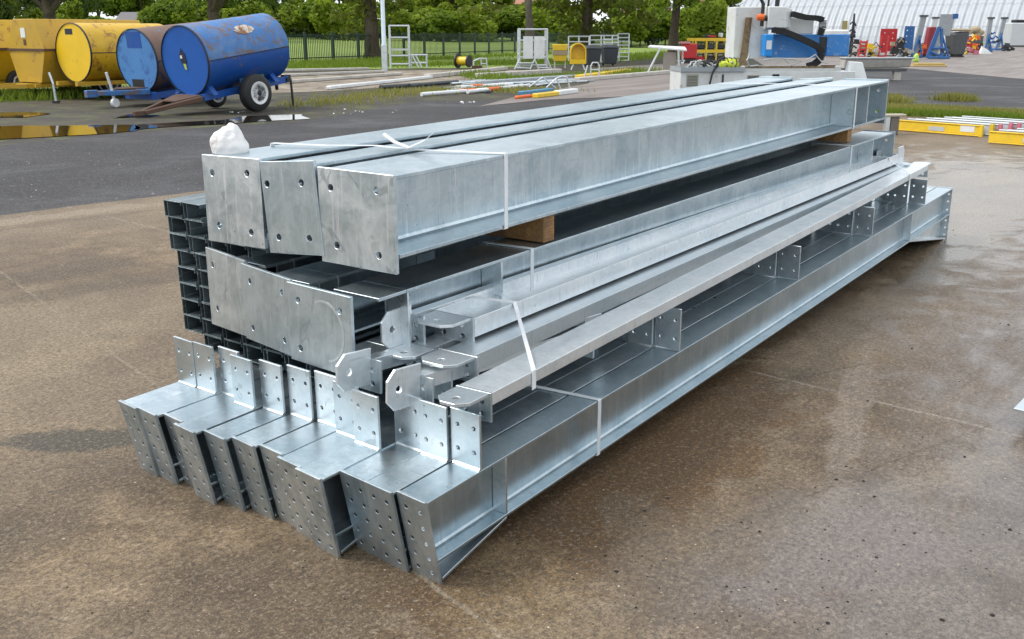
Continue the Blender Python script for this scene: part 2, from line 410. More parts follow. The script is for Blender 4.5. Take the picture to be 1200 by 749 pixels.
# --- braces on the right: channels with drilled end tabs
def tab_poly(Lt, W_, ch): return [(0, -W_/2), (Lt-ch, -W_/2), (Lt, -W_/2+ch), (Lt, W_/2-ch), (Lt-ch, W_/2), (0, W_/2)]
def brace(A, B, wd, dp, style, tabs, lab, tabw=None):
    # A: near top right edge; x along, y left, z up; style 'up' = web below, 'flat' = web on top
    A, B = V(A), V(B); L = (B-A).length
    t = thing('brace_member', lab, 'brace', A, frame(A, B), 'braces with drilled end tabs on the right of the stack')
    k = .006
    if style == 'up':
        poly = [(0, 0), (k, 0), (k, -dp*.55), (wd-k, -dp*.55), (wd-k, 0), (wd, 0), (wd, -dp), (wd-k, -dp), (wd-k, -dp*.55-k), (k, -dp*.55-k), (k, -dp), (0, -dp)]
    else:
        poly = [(0, 0), (wd, 0), (wd, -dp), (wd-k, -dp), (wd-k, -k), (k, -k), (k, -dp), (0, -dp)]
    MB().extrude(poly, lambda p: (0, p[0], p[1]), lambda p: (L, p[0], p[1])).build('rolled_section', M['galv_bright'], t, .0012)
    tw_ = tabw or wd*.95
    for end in (0, 1):
        s = -1 if end == 0 else 1; xe = 0 if end == 0 else L
        g = lambda o: (lambda p: (xe+s*o, p[0], p[1]))
        hh = .098 if wd > .07 else .115
        hol = [ngon(y, z, .0100, 10) for y in (wd/2-tw_*.26, wd/2+tw_*.26) for z in (-hh*.33, -hh*.75)]
        y0, y1 = wd/2-tw_*.55, wd/2+tw_*.55
        MB().plate([(y0, .002), (y1, .002), (y1, -hh), (y0, -hh)], hol, g(.0), g(.010)).build('end_plate', M['galv_plate'], t, .001)
        sty = tabs[end]; Lt = .135 if sty == 'h' else .155
        ou = tab_poly(Lt, tw_, .035); ho = [ngon(Lt*.66, 0, .0135, 12)]
        if sty == 'h':
            q = lambda z: (lambda p: (xe+s*(.010+p[0]), wd/2+p[1], z))
            MB().plate(ou, ho, q(.002), q(-.009)).build('tab', M['galv_bright'], t, .0012)
        else:
            q = lambda y: (lambda p: (xe+s*(.010+p[0]), y, -dp*.5+p[1]))
            MB().plate(ou, ho, q(.002), q(.012)).build('tab', M['galv_bright'], t, .0012)
    return t
brace((2.425, 1.722, .552), (8.36, 1.712, .648), .132, .043, 'flat', 'hh', 'pale flat-topped brace along the outer right of the stack')
brace((2.80, 2.060, .655), (8.12, 1.888, .745), .192, .072, 'up', 'hv', 'wide trough-shaped brace lying highest, beside the middle columns', .17)
brace((2.665, 1.968, .566), (8.16, 1.842, .658), .130, .062, 'flat', 'hh', 'bluish brace partly hidden between trough-shaped and flat-topped braces', .16)
brace((2.665, 2.150, .562), (7.9, 1.99, .648), .10, .06, 'flat', 'hh', 'brace buried under the trough-shaped brace, only its level tab showing', .13)
brace((2.70, 2.262, .662), (7.9, 1.99, .742), .045, .06, 'flat', 'vv', 'brace tucked under the column flange, its upright tab round-holed', .14)
brace((2.43, 2.222, .572), (3.6, 2.15, .500), .055, .05, 'flat', 'vv', 'brace whose upright tab stands before the right column plate', .13)
brace((2.45, 2.020, .545), (3.4, 1.95, .485), .05, .05, 'flat', 'vv', 'narrow brace with the lowest upright tab, above the rafter cleats', .14)

brace((2.60, 2.045, .520), (3.6, 2.005, .500), .06, .045, 'flat', 'hh', 'short brace end wedged between the cleats and the level tabs', .12)
# --- packing straps
M['strap'] = paint('white polypropylene strap', (.78, .80, .82), .4, scale=20, bump=0)
M['strap_clear'] = paint('greyed strap', (.62, .67, .70), .35, scale=20, bump=0)
def ribbon(name, pts, wdir, wid, lab, mat='strap', thick=.0025, group='straps round the bundles'):
    pts = [V(p) for p in pts]; mb = MB(); wv = V(wdir).normalized()*wid/2
    for a, b in zip(pts, pts[1:]):
        nrm = (b-a).cross(wv).normalized()*thick/2; e = (b-a).normalized()*.0008
        mb.hexa([tuple(x) for x in (a-wv-nrm-e, b-wv-nrm+e, b+wv-nrm+e, a+wv-nrm-e, a-wv+nrm-e, b-wv+nrm+e, b+wv+nrm+e, a+wv+nrm-e)])
    o = mb.build(name, M[mat]); tag(o, lab, 'strap', group); return o
def on(A, B, dist): return A+(B-A).normalized()*dist
xd = (TB-TA).normalized()
p = on(TA, TB, on_line(592, TA, TB)); e = V((0, -.003, .004))
top_pts = [p+V((-.30, .975, -.05)), p+V((-.29, .965, .012)), p+V((-.23, .72, .012)), p+V((-.15, .53, .016)), p+V((-.12, .38, .008)), p+V((-.06, .2, .006)), p+e, p+V((0, -.004, -.288)), p+V((0, .05, -.296))]
kn = ribbon('packing_strap', top_pts, xd, .022, 'white strap knotted over the near end of the top beams and pulled down the web')
mb = MB(); q = p+V((-.12, .38, .014))
for a, b, c2 in ((q, q+V((-.05, .03, .025)), q+V((-.06, .075, .055))), (q, q+V((.03, -.06, .03)), q+V((.07, -.075, .06)))):
    for u, v2 in ((a, b), (b, c2)):
        wv = V((.026, .016, 0)); nn = V((0, 0, .002))
        mb.hexa([tuple(z) for z in (u-wv-nn, v2-wv-nn, v2+wv-nn, u+wv-nn, u-wv+nn, v2-wv+nn, v2+wv+nn, u+wv+nn)])
mb.build('knot_tail', M['strap'], kn)
p = on(TA, TB, on_line(1004, TA, TB))
ribbon('packing_strap', [p+V((-.3, .9, .012)), p+V((-.2, .6, .012)), p+V((-.12, .42, .014)), p+e, p+V((0, -.004, -.288)), p+V((0, .05, -.296))], xd, .022, 'white strap round the far end of the top beams')
for px, lab in ((623, 'greyed strap down the web of the right column, below the near timber'), (998, 'greyed strap down the web of the right column, below the far timber')):
    p = on(CA, CB, on_line(px, CA, CB)); e2 = V((0, -.003, .003))
    ribbon('packing_strap', [p+V((0, .24, .003)), p+e2, p+V((0, -.003, -.24))], (CB-CA), .022, lab, 'strap_clear')
B1A, B1B = V((2.80, 2.060, .655)), V((8.12, 1.888, .745)); B3A, B3B = V((2.425, 1.722, .552)), V((8.36, 1.712, .648))
for px1, px3, lab in ((603, 625, 'white strap across the near ends of the braces'), (1042, 1066, 'white strap across the far ends of the braces')):
    p = on(B1A, B1B, on_line(px1, B1A, B1B)); q = on(B3A, B3B, on_line(px3, B3A, B3B))
    ribbon('packing_strap', [p+V((-.03, .205, .003)), p+V((0, 0, .003)), p+V((.0, -.008, -.02)), q+V((0, -.002, .003)), q+V((0, -.003, -.062))], V((1, .1, 0)), .026, lab)
p = on(GA, GB, on_line(702, GA, GB))
ribbon('packing_strap', [p+V((-.02, .45, .003)), p+V((0, 0, .003)), p+V((0, -.003, 0)), p+V((0, -.003, -.222)), p+V((0, .03, -.225))], (GB-GA), .022, 'greyed strap over the flange of the outermost rafter', 'strap_clear')

# --- white bag behind the top left plate
M['sack'] = paint('white woven sack', (.74, .73, .72), .6, wear=(.45, .42, .42), amt=.1, scale=14, bump=.5)
bc = PX(266, 166, 2.85)
mb = MB()
bmesh.ops.create_icosphere(mb.bm, subdivisions=5, radius=1)
from mathutils import noise as mn
for v in mb.bm.verts:
    q = v.co.copy(); k = 1+.20*mn.noise(q*1.3+V((3, 1, 0)))+.05*mn.noise(q*3)
    x, y, z = q*k
    s = 1-.35*max(z, 0)
    rd = abs(mn.noise(q*1.9+V((5, 2, 8))))+.25*abs(mn.noise(q*3.6)); k2 = .97-.09*rd; v.co = V((x*.085*s*k2, y*.060*s*k2, max(z, -.35)*.088*k2))
o = mb.build('plastic_bag', M['sack'], None, smooth=True)
o.location = (2.665, 3.150, 1.196+.022); o.rotation_euler = (0, R(4), R(-20))
tag(o, 'crumpled white bag on the top left beam, behind its end plate', 'bag')
# ------------------------------------------------------------------ light, sky, ground
world = bpy.data.worlds.new('World'); scene.world = world; world.use_nodes = True
wt = world.node_tree; bg = wt.nodes['Background']
SUN_EL, SUN_AZ = R(52), math.atan2(.85, -.55)          # direction the light comes from
sky = wt.nodes.new('ShaderNodeTexSky'); sky.sky_type = 'NISHITA'; sky.sun_disc = False
sky.sun_elevation = SUN_EL; sky.sun_rotation = math.pi/2-SUN_AZ
sky.dust_density = 3.0; sky.air_density = 1.0; sky.ozone_density = 1.0
tc = wt.nodes.new('ShaderNodeTexCoord'); mp = wt.nodes.new('ShaderNodeMapping'); mp.inputs['Scale'].default_value = (1, 1, 2.2)
nz = wt.nodes.new('ShaderNodeTexNoise'); nz.inputs['Scale'].default_value = 2.3; nz.inputs['Detail'].default_value = 7; nz.inputs['Roughness'].default_value = .55; nz.inputs['Distortion'].default_value = .4
rp = wt.nodes.new('ShaderNodeValToRGB'); rp.color_ramp.elements[0].position = .36; rp.color_ramp.elements[0].color = (.55, .55, .55, 1); rp.color_ramp.elements[1].position = .66; rp.color_ramp.elements[1].color = (1, 1, 1, 1)
hs = wt.nodes.new('ShaderNodeHueSaturation'); hs.inputs['Saturation'].default_value = .62
mx = wt.nodes.new('ShaderNodeMix'); mx.data_type = 'RGBA'; mx.inputs[7].default_value = (7.8, 8.2, 8.55, 1)
wt.links.new(tc.outputs['Generated'], mp.inputs[0]); wt.links.new(mp.outputs[0], nz.inputs['Vector']); wt.links.new(nz.outputs['Fac'], rp.inputs[0])
wt.links.new(sky.outputs[0], hs.inputs['Color']); wt.links.new(hs.outputs[0], mx.inputs[6]); wt.links.new(rp.outputs[0], mx.inputs[0])
wt.links.new(mx.outputs[2], bg.inputs[0]); bg.inputs['Strength'].default_value = .12
sl = bpy.data.lights.new('sun', 'SUN'); sl.energy = 1.5; sl.angle = R(14); sl.color = (1, .95, .88)
so = bpy.data.objects.new('sun', sl); col.objects.link(so)
sdir = V((math.cos(SUN_AZ)*math.cos(SUN_EL), math.sin(SUN_AZ)*math.cos(SUN_EL), math.sin(SUN_EL)))
so.rotation_euler = sdir.to_track_quat('Z', 'Y').to_euler()
scene.view_settings.view_transform = 'Standard'; scene.view_settings.look = 'None'
scene.view_settings.gamma = 1; scene.view_settings.exposure = 0.64; scene.view_settings.use_curve_mapping = False

def blob(n, vec, centre, rx, ry, ang, wob=.65, soft=.15, wsc=3.0):
    # soft-edged irregular patch in world metres
    mp = n.n('ShaderNodeMapping', vector_type='TEXTURE'); mp.inputs['Location'].default_value = (centre[0], centre[1], 0)
    mp.inputs['Rotation'].default_value = (0, 0, ang); mp.inputs['Scale'].default_value = (rx, ry, 1)
    n.l(vec, mp.inputs[0]); ln = n.n('ShaderNodeVectorMath', operation='LENGTH'); n.l(mp.outputs[0], ln.inputs[0])
    nzv = n.noise(vec, wsc, 5, .65, .6)
    d_ = n.math('ADD', ln.outputs['Value'], n.math('MULTIPLY', n.math('SUBTRACT', nzv, .5), wob*4))
    return n.ramp(d_, [(max(0, .78-soft), 1.0), (min(1, .78+soft), 0.0)])

def sheet(name, pts, z, mat):
    mb = MB(); mb.face([(p[0], p[1], z) for p in pts])
    return structure(mb.build(name, mat))
def gp(x, y): p = PZ(x, y); return (p.x, p.y)

# concrete yard
n = N('wet stained concrete'); W0 = n.co()
fine = n.noise(W0, 42, 6, .8); mid = n.noise(W0, 5, 7, .75, .6); big = n.noise(W0, .55, 5, .6, .4); grain = n.noise(W0, 120, 4, .85)
sx = n.noise(n.co((.45, 3.4, 1)), 1.5, 6, .7, .4)
base = n.mix(n.ramp(mid, [(.36, 0.0), (.62, 1.0)]), (.158, .102, .048), (.335, .238, .138))
lowf = n.noise(n.co((1, 1, 1), (11, 4, 0)), 1.1, 5, .65, .5)
base = n.mix(n.ramp(lowf, [(.42, .75), (.62, 0.0)]), base, (.062, .040, .022))
base = n.mix(n.ramp(big, [(.38, 0.0), (.62, .75)]), base, (.30, .228, .148))
sep = n.n('ShaderNodeSeparateXYZ'); n.l(W0, sep.inputs[0])
# the open ground to the right is greyer and wetter
right = n.ramp(n.math('ADD', n.math('MULTIPLY', n.math('SUBTRACT', 1.45, sep.outputs['Y']), .5), n.math('MULTIPLY', n.math('SUBTRACT', big, .5), 1.3)), [(.08, 0.0), (.5, 1.0)])
farx = n.ramp(n.math('ADD', n.math('MULTIPLY', n.math('SUBTRACT', sep.outputs['X'], 4.2), .10), n.math('MULTIPLY', n.math('SUBTRACT', sx, .5), 1.5)), [(.0, 0.0), (.5, 1.0)])
base = n.mix(n.math('MULTIPLY', right, .85), base, n.mix(n.ramp(mid, [(.38, 0.0), (.62, 1.0)]), (.125, .096, .082), (.235, .195, .175)))
base = n.mix(n.math('MULTIPLY', n.math('MULTIPLY', farx, right), .75), base, n.mix(n.ramp(sx, [(.40, 0.0), (.60, 1.0)]), (.055, .042, .036), (.20, .168, .155)))
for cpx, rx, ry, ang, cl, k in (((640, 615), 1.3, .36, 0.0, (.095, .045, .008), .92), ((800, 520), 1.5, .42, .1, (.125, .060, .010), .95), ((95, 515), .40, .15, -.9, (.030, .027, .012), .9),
                        ((620, 735), .6, .3, .8, (.26, .18, .085), .5), ((400, 720), .5, .25, .8, (.13, .088, .045), .55), ((150, 330), 1.1, .22, -.2, (.11, .078, .045), .65), ((90, 250), 1.6, .2, -.19, (.40, .32, .23), .6), ((1195, 700), .26, .10, .95, (.08, .05, .025), .6),
                        ((70, 260), 1.4, .12, -.2, (.12, .085, .055), .5), ((60, 420), .9, .35, .3, (.33, .26, .16), .5), ((30, 620), .4, .2, .3, (.12, .085, .05), .5), ((260, 690), .4, .12, -.6, (.10, .065, .035), .5), ((1000, 470), 1.4, .10, .2, (.36, .30, .25), .45), ((820, 690), .5, .16, .9, (.15, .115, .09), .5), ((1150, 545), .5, .16, -.4, (.34, .27, .19), .5), ((1010, 650), .62, .30, -.5, (.235, .19, .175), .75), ((1120, 430), .9, .4, -.3, (.15, .115, .095), .5), ((760, 640), .5, .16, .6, (.17, .12, .07), .55)):
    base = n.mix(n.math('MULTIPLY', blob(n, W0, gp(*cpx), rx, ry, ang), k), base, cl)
def joint(a, b, wd, k, cl, base):            # straight crack or joint, broken up by noise
    a, b = V(gp(*a)), V(gp(*b)); dr = (b-a).normalized(); nr = V((-dr.y, dr.x))
    dp = n.n('ShaderNodeVectorMath', operation='DOT_PRODUCT'); n.l(W0, dp.inputs[0]); dp.inputs[1].default_value = (nr.x, nr.y, 0)
    q = n.math('ABSOLUTE', n.math('ADD', n.math('SUBTRACT', dp.outputs['Value'], nr.dot(a)), n.math('MULTIPLY', n.math('SUBTRACT', n.noise(W0, 3, 4, .7), .5), .06)))
    m_ = n.math('MULTIPLY', n.ramp(q, [(wd*.5, 1.0), (wd, 0.0)]), n.ramp(n.noise(W0, 2.2, 4, .7), [(.42, 0.0), (.52, k)]))
    return n.mix(m_, base, cl)
base = joint((888, 437), (1200, 512), .012, .8, (.40, .34, .27), base)
base = joint((0, 318), (168, 440), .012, .6, (.36, .30, .22), base)
base = joint((640, 700), (1000, 560), .008, .5, (.06, .045, .03), base)
base = joint((0, 640), (380, 560), .009, .6, (.055, .04, .025), base)
def cells(scale, loc, lo, hi, base):          # exposed aggregate: every grain has its own tone
    vv = n.n('ShaderNodeTexVoronoi'); vv.inputs['Scale'].default_value = scale; n.l(n.co((1, 1, 1), loc), vv.inputs['Vector'])
    sc_ = n.n('ShaderNodeSeparateColor'); n.l(vv.outputs['Color'], sc_.inputs[0])
    return n.mix(1.0, base, n.ramp(sc_.outputs[0], [(0.0, lo), (.5, 1.0), (1.0, hi)]), 'MULTIPLY'), sc_.outputs[1]
base = n.mix(1.0, base, n.ramp(n.noise(W0, 48, 7, .9), [(.40, .28), (.50, .85), (.58, 1.0)]), 'MULTIPLY')
base = n.mix(n.ramp(n.noise(n.co((1, 1, 1), (7, 7, 0)), 55, 7, .9), [(.52, 0.0), (.60, .50)]), base, (.46, .36, .25))
base, g1 = cells(210, (0, 0, 0), .66, 1.0, base)
base, g2 = cells(80, (3, 1, 0), .80, 1.0, base)
base = n.mix(n.ramp(g1, [(.84, 0.0), (.88, 1.0)]), base, n.mix(n.ramp(mid, [(.35, .05), (.65, .24)]), base, (.44, .35, .25)))
base = n.mix(n.ramp(g1, [(.10, .42), (.14, 0.0)]), base, (.035, .024, .016))
base = n.mix(n.ramp(g2, [(.975, 0.0), (.98, .25)]), base, (.40, .33, .25))
base = n.mix(n.ramp(fine, [(.50, 0.0), (.60, .6)]), base, (.055, .038, .025))
wet = n.math('MULTIPLY', n.ramp(n.math('ADD', n.math('MULTIPLY', right, .32), n.math('MULTIPLY', sx, .75)), [(.42, 0.0), (.66, 1.0)]), n.ramp(right, [(0, .2), (1, 1.0)]))
wet = n.math('MAXIMUM', wet, n.math('MULTIPLY', blob(n, W0, gp(980, 640), 1.1, .5, -.6, .5, .3), .8))
wet = n.math('MAXIMUM', wet, n.math('MULTIPLY', blob(n, W0, gp(1130, 230), 6.5, 2.0, .05, .45, .3), .85))
wet = n.math('MAXIMUM', wet, n.math('MULTIPLY', blob(n, W0, gp(95, 515), .40, .15, -.9, .8, .2), .2))
base = n.mix(n.math('MULTIPLY', wet, .30), base, (.07, .055, .045))
n.set(color=base, rough=n.math('SUBTRACT', n.math('ADD', .60, n.math('MULTIPLY', fine, .3)), n.math('MULTIPLY', wet, .58)), spec=.5)
hgt = n.math('ADD', n.math('MULTIPLY', fine, .45), n.math('MULTIPLY', g1, .25))
bp_ = n.n('ShaderNodeBump'); bp_.inputs['Distance'].default_value = .010; n.l(n.math('SUBTRACT', .45, n.math('MULTIPLY', wet, .40)), bp_.inputs['Strength']); n.l(hgt, bp_.inputs['Height']); n.l(bp_.outputs[0], n.b.inputs['Normal'])
M['concrete'] = n.m
edge = []
for a_, b_ in (((0, 10.15), (7.03, 8.81)), ((7.03, 8.81), (23.8, 6.0))):
    for k in range(60):
        x = a_[0]+(b_[0]-a_[0])*k/60; y = a_[1]+(b_[1]-a_[1])*k/60; q = V((x, y, 0))
        edge.append((x, y+mn.noise(q*1.1)*.07+mn.noise(q*5)*.03))
yard = [(-30, 12.5)]+edge+[(23.8, 6.0), gp(1040, 126), gp(1210, 141), (17, -8), (8, -30), (-30, -30)]
sheet('concrete_yard', yard, 0.0, M['concrete'])

n = N('damp tarmac'); W0 = n.co(); f = n.noise(W0, 70, 5, .8); b = n.noise(W0, .5, 6, .65, .5); m2 = n.noise(W0, 4, 5, .7)
base = n.mix(n.ramp(b, [(.35, 0.0), (.65, 1.0)]), (.018, .017, .020), (.038, .035, .038))
base = n.mix(n.ramp(f, [(.55, 0.0), (.75, .6)]), base, (.075, .068, .068)); base = n.mix(n.ramp(m2, [(.6, 0.0), (.8, .4)]), base, (.11, .095, .08))
n.set(color=base, rough=n.math('SUBTRACT', .78, n.math('MULTIPLY', n.ramp(b, [(.5, 0.0), (.7, 1.0)]), .22))); 
vv = n.n('ShaderNodeTexVoronoi'); vv.inputs['Scale'].default_value = 60; n.l(W0, vv.inputs['Vector']); sc_ = n.n('ShaderNodeSeparateColor'); n.l(vv.outputs['Color'], sc_.inputs[0])
base = n.mix(1.0, base, n.ramp(sc_.outputs[0], [(0.0, .55), (.8, 1.0), (1.0, 1.0)]), 'MULTIPLY'); base = n.mix(n.ramp(sc_.outputs[1], [(.86, 0.0), (.9, .6)]), base, (.13, .12, .12))
n.l(base, n.b.inputs['Base Color']); n.bump(f, .5, .01); M['tarmac'] = n.m
road = [(-40, 14), (-30, 12.2), (0, 9.8), (4.99, 8.9), (7.03, 8.5), (23.8, 5.7), gp(1040, 126), gp(1210, 141), (40, -8), gp(1200, 93), gp(1050, 79), gp(900, 88), gp(760, 112), gp(640, 117), gp(490, 119), gp(350, 142), gp(150, 156), gp(0, 170), gp(-200, 185)]
sheet('tarmac_road', road, -.004, M['tarmac'])

n = N('pale concrete apron'); W0 = n.co(); f = n.noise(W0, 20, 5, .7); b = n.noise(n.co((.25, 1.6, 1)), .8, 6, .7, .4)
base = n.mix(n.ramp(b, [(.35, 0.0), (.65, 1.0)]), (.13, .105, .092), (.24, .205, .188)); base = n.mix(n.ramp(f, [(.5, 0.0), (.75, .4)]), base, (.13, .11, .10))
n.set(color=base, rough=.62); n.bump(f, .3, .01); M['apron'] = n.m
sheet('concrete_apron', [gp(1500, 100), gp(1200, 93), gp(1050, 79), gp(900, 80), gp(850, 50), gp(1000, 45), gp(1500, 47)], .004, M['apron'])
sheet('concrete_pavement', [gp(560, 125), gp(640, 117), gp(760, 112), gp(900, 88), gp(860, 76), gp(790, 74), gp(700, 80), gp(690, 98), gp(610, 112)], .004, M['apron'])

n = N('pale gravel'); W0 = n.co(); f = n.noise(W0, 12, 6, .8); b = n.noise(W0, 1.1, 6, .7, .5)
base = n.mix(n.ramp(b, [(.40, 0.0), (.60, 1.0)]), (.13, .10, .07), (.34, .29, .23)); base = n.mix(n.ramp(f, [(.5, 0.0), (.65, .6)]), base, (.10, .10, .05))
n.set(color=base, rough=.85); n.bump(f, .6, .03); M['gravel'] = n.m
sheet('gravel_strip', [gp(255, 100), gp(330, 86), gp(440, 83), gp(590, 81), gp(625, 84), gp(600, 94), gp(520, 98), gp(440, 103), gp(390, 106), gp(300, 110)], -.006, M['gravel'])
n = N('muddy ground'); W0 = n.co(); f = n.noise(W0, 18, 6, .8); b = n.noise(W0, .7, 6, .7, .6); g2 = n.noise(W0, 1.6, 6, .75, .4)
base = n.mix(n.ramp(b, [(.35, 0.0), (.65, 1.0)]), (.022, .018, .014), (.060, .047, .032))
base = n.mix(n.ramp(g2, [(.5, 0.0), (.64, .8)]), base, (.085, .105, .022)); base = n.mix(n.ramp(f, [(.56, 0.0), (.78, .5)]), base, (.13, .11, .085))
n.set(color=base, rough=.8); n.bump(f, .6, .03); M['mud'] = n.m
sheet('ground', [(-400, -400), (900, -400), (900, 900), (-400, 900)], -.012, M['mud'])

n = N('lawn'); W0 = n.co(); f = n.noise(W0, 8, 6, .8); b = n.noise(n.co((1, 1, 1)), .12, 5, .6)
base = n.mix(n.ramp(b, [(.35, 0.0), (.65, 1.0)]), (.15, .22, .025), (.22, .30, .042)); base = n.mix(n.ramp(f, [(.45, 0.0), (.75, .6)]), base, (.10, .15, .02))
n.set(color=base, rough=.85); n.bump(f, .8, .06); M['lawn'] = n.m
vg = [gp(-160, 120), gp(0, 119), gp(120, 112), gp(250, 96), gp(330, 83), gp(440, 81), gp(590, 79), gp(640, 77), gp(740, 71), gp(780, 64), gp(870, 58)]
fl = [gp(-160, 92), gp(330, 74), gp(520, 66), gp(705, 57), gp(870, 51.5)]
sheet('grass_verge', vg+fl[::-1], -.002, M['lawn'])
mb = MB()
far = []
for p in fl:
    v = V((p[0], p[1], 0)); dr = v.normalized(); far.append(v+dr*(95 if v.length < 100 else 60))
for i in range(len(fl)-1):
    a, b = V((*fl[i], -.002)), V((*fl[i+1], -.002)); c2, d2 = far[i+1], far[i]
    mb.face([a, b, c2+V((0, 0, 1.5)), d2+V((0, 0, 1.5))]); mb.face([d2+V((0, 0, 1.5)), c2+V((0, 0, 1.5)), c2*2.5+V((0, 0, 6)), d2*2.5+V((0, 0, 6))])
structure(mb.build('grass_field', M['lawn']))

n = N('puddle water'); W0 = n.co(); n.set(color=(.020, .018, .014), rough=.04, spec=.6); n.bump(n.noise(W0, 3, 2), .02, .01); M['water'] = n.m
def puddle(pts, z=.0):
    P_ = [V(gp(*p)).to_3d() for p in pts]; out = []
    for i in range(len(P_)):
        a, b = P_[i], P_[(i+1) % len(P_)]
        for k in range(5):
            q = a.lerp(b, k/5); q += V((mn.noise(q*1.3), mn.noise(q*1.3+V((9, 0, 0))), 0))*.18; out.append(q)
    mb = MB(); mb.face([(p.x, p.y, z) for p in out]); return structure(mb.build('puddle', M['water']))
puddle([(-60, 166), (0, 163), (100, 158), (160, 153), (160, 146), (60, 147), (-60, 149)], .0)
puddle([(-50, 138), (30, 137), (62, 133), (30, 131), (-50, 133)], .0)
puddle([(150, 152), (240, 146), (300, 143), (362, 139), (352, 134), (290, 136), (255, 141), (160, 146)], .0)
puddle([(135, 138), (170, 137), (185, 135), (150, 134)], .0)
# ------------------------------------------------------------------ vegetation
def leafmat(name, a, b, dark=.75):
    n = N(name); g = n.n('ShaderNodeNewGeometry')
    big = n.noise(n.co(rnd_off=True), .45, 4, .6)
    c = n.mix(g.outputs['Random Per Island'], a, b)
    c = n.mix(n.ramp(big, [(.38, 0.0), (.62, .6)]), c, tuple(x*dark for x in a))
    n.set(color=c, rough=.6, spec=.25)
    tr = n.n('ShaderNodeBsdfTranslucent'); n.l(n.mix(.5, c, (.22, .30, .03)), tr.inputs['Color'])
    ms = n.n('ShaderNodeMixShader'); ms.inputs[0].default_value = .5
    n.l(n.b.outputs[0], ms.inputs[1]); n.l(tr.outputs[0], ms.inputs[2]); n.l(ms.outputs[0], n.out.inputs[0])
    return n.m
M['leaf_bright'] = leafmat('bright spring leaves', (.19, .27, .018), (.33, .42, .046))
M['leaf_mid'] = leafmat('green leaves', (.115, .195, .016), (.22, .30, .030))
M['leaf_dark'] = leafmat('deep green leaves', (.014, .032, .010), (.032, .060, .015))
M['leaf_olive'] = leafmat('olive leaves', (.085, .095, .016), (.15, .16, .028))
M['leaf_copper'] = leafmat('copper beech leaves', (.022, .012, .012), (.045, .024, .018))
n = N('tree bark'); c = n.co((6, 6, 1.5), rnd_off=True); g = n.noise(c, 3, 6, .7, .5)
n.set(color=n.mix(n.ramp(g, [(.35, 0.0), (.65, 1.0)]), (.030, .022, .014), (.11, .085, .060)), rough=.9); n.bump(g, .8, .05); M['bark'] = n.m
n = N('grey bark'); c = n.co((6, 6, 1.5), rnd_off=True); g = n.noise(c, 3, 6, .7, .5)
n.set(color=n.mix(n.ramp(g, [(.35, 0.0), (.65, 1.0)]), (.09, .075, .06), (.17, .145, .12)), rough=.9); n.bump(g, .8, .05); M['bark_grey'] = n.m

def leaves(name, blobs, cnt, size, mat, parent, seed, shell=.55):
    r = np.random.default_rng(seed); B = np.array(blobs, float)          # x y z rx ry rz
    wgt = (B[:, 3]*B[:, 4]*B[:, 5])**(2/3); idx = r.choice(len(B), cnt, p=wgt/wgt.sum()); b = B[idx]
    d = r.normal(size=(cnt, 3)); d /= np.linalg.norm(d, axis=1)[:, None]
    rad = shell+(1.08-shell)*r.random(cnt)**.6
    c = b[:, :3]+d*b[:, 3:6]*rad[:, None]
    nrm = d*.6+r.normal(size=(cnt, 3))*.8+np.array([0, 0, .4]); nrm /= np.linalg.norm(nrm, axis=1)[:, None]
    t = np.cross(nrm, r.normal(size=(cnt, 3))); t /= np.linalg.norm(t, axis=1)[:, None]; w_ = np.cross(nrm, t)
    s1 = (size*(.5+r.random(cnt)))[:, None]*.5; s2 = s1*(.55+.4*r.random(cnt))[:, None]
    vs = np.stack([c-t*s1, c-w_*s2+t*s1*.15, c+t*s1, c+w_*s2+t*s1*.15], 1).reshape(-1, 3)
    me = bpy.data.meshes.new(name); me.vertices.add(cnt*4); me.loops.add(cnt*4); me.polygons.add(cnt)
    me.vertices.foreach_set('co', vs.ravel()); me.loops.foreach_set('vertex_index', np.arange(cnt*4)); me.polygons.foreach_set('loop_start', np.arange(0, cnt*4, 4))
    me.update(); me.materials.append(mat)
    o = bpy.data.objects.new(name, me); col.objects.link(o)
    if parent is not None: o.parent = parent
    return o
FH = V((FW.x, FW.y, 0)).normalized()
def AD(px, dep, z=0.0):               # ground point in picture column px at a camera depth
    hf = (dep-(H-z)*math.sin(pitch))/math.cos(pitch)
    p = FH*hf+RT*((px-CX)/F*dep); return V((p.x, p.y, z))
def limbs(mb, base, top, r0, r1, seed, nl=6):
    rr = random.Random(seed); pts = [base]
    for k in range(1, 6): pts.append(base.lerp(top, k/5)+V((rr.uniform(-.1, .1), rr.uniform(-.1, .1), 0))*(top-base).length*.12)
    mb.tube(pts, [r0*(1.25 if k == 0 else 1-.12*k) for k in range(6)], 10)
    for k in range(nl):
        a = pts[2+k % 3]; an = rr.uniform(0, 6.28); L = (top-base).length*rr.uniform(.3, .55)
        m = a+V((math.cos(an)*L*.5, math.sin(an)*L*.5, L*.45)); e = a+V((math.cos(an)*L, math.sin(an)*L, L*.75))
        mb.tube([a, m, e], [r0*.45, r0*.3, r0*.1], 6)
def row_tree(seed, hgt, mat):
    rr = random.Random(seed)
    t = thing('broadleaf_tree', '', 'tree')
    mb = MB(); limbs(mb, V((0, 0, -.3)), V((0, 0, hgt*.75)), .28, .1, seed); mb.build('trunk', M['bark'], t, smooth=True)
    bl = []
    for k in range(17):
        an = rr.uniform(0, 6.28); z = hgt*rr.uniform(.06, .92); q = (z/hgt-.1)
        rad = hgt*.33*math.sin(math.pi*min(1, max(.12, q*.9+.15)))*rr.uniform(.4, 1)
        s = hgt*rr.uniform(.09, .17)
        bl.append((math.cos(an)*rad, math.sin(an)*rad, z, s*1.15, s*1.15, s*.85))
    leaves('crown', bl, 6500, .50, mat, t, seed, .5); return t
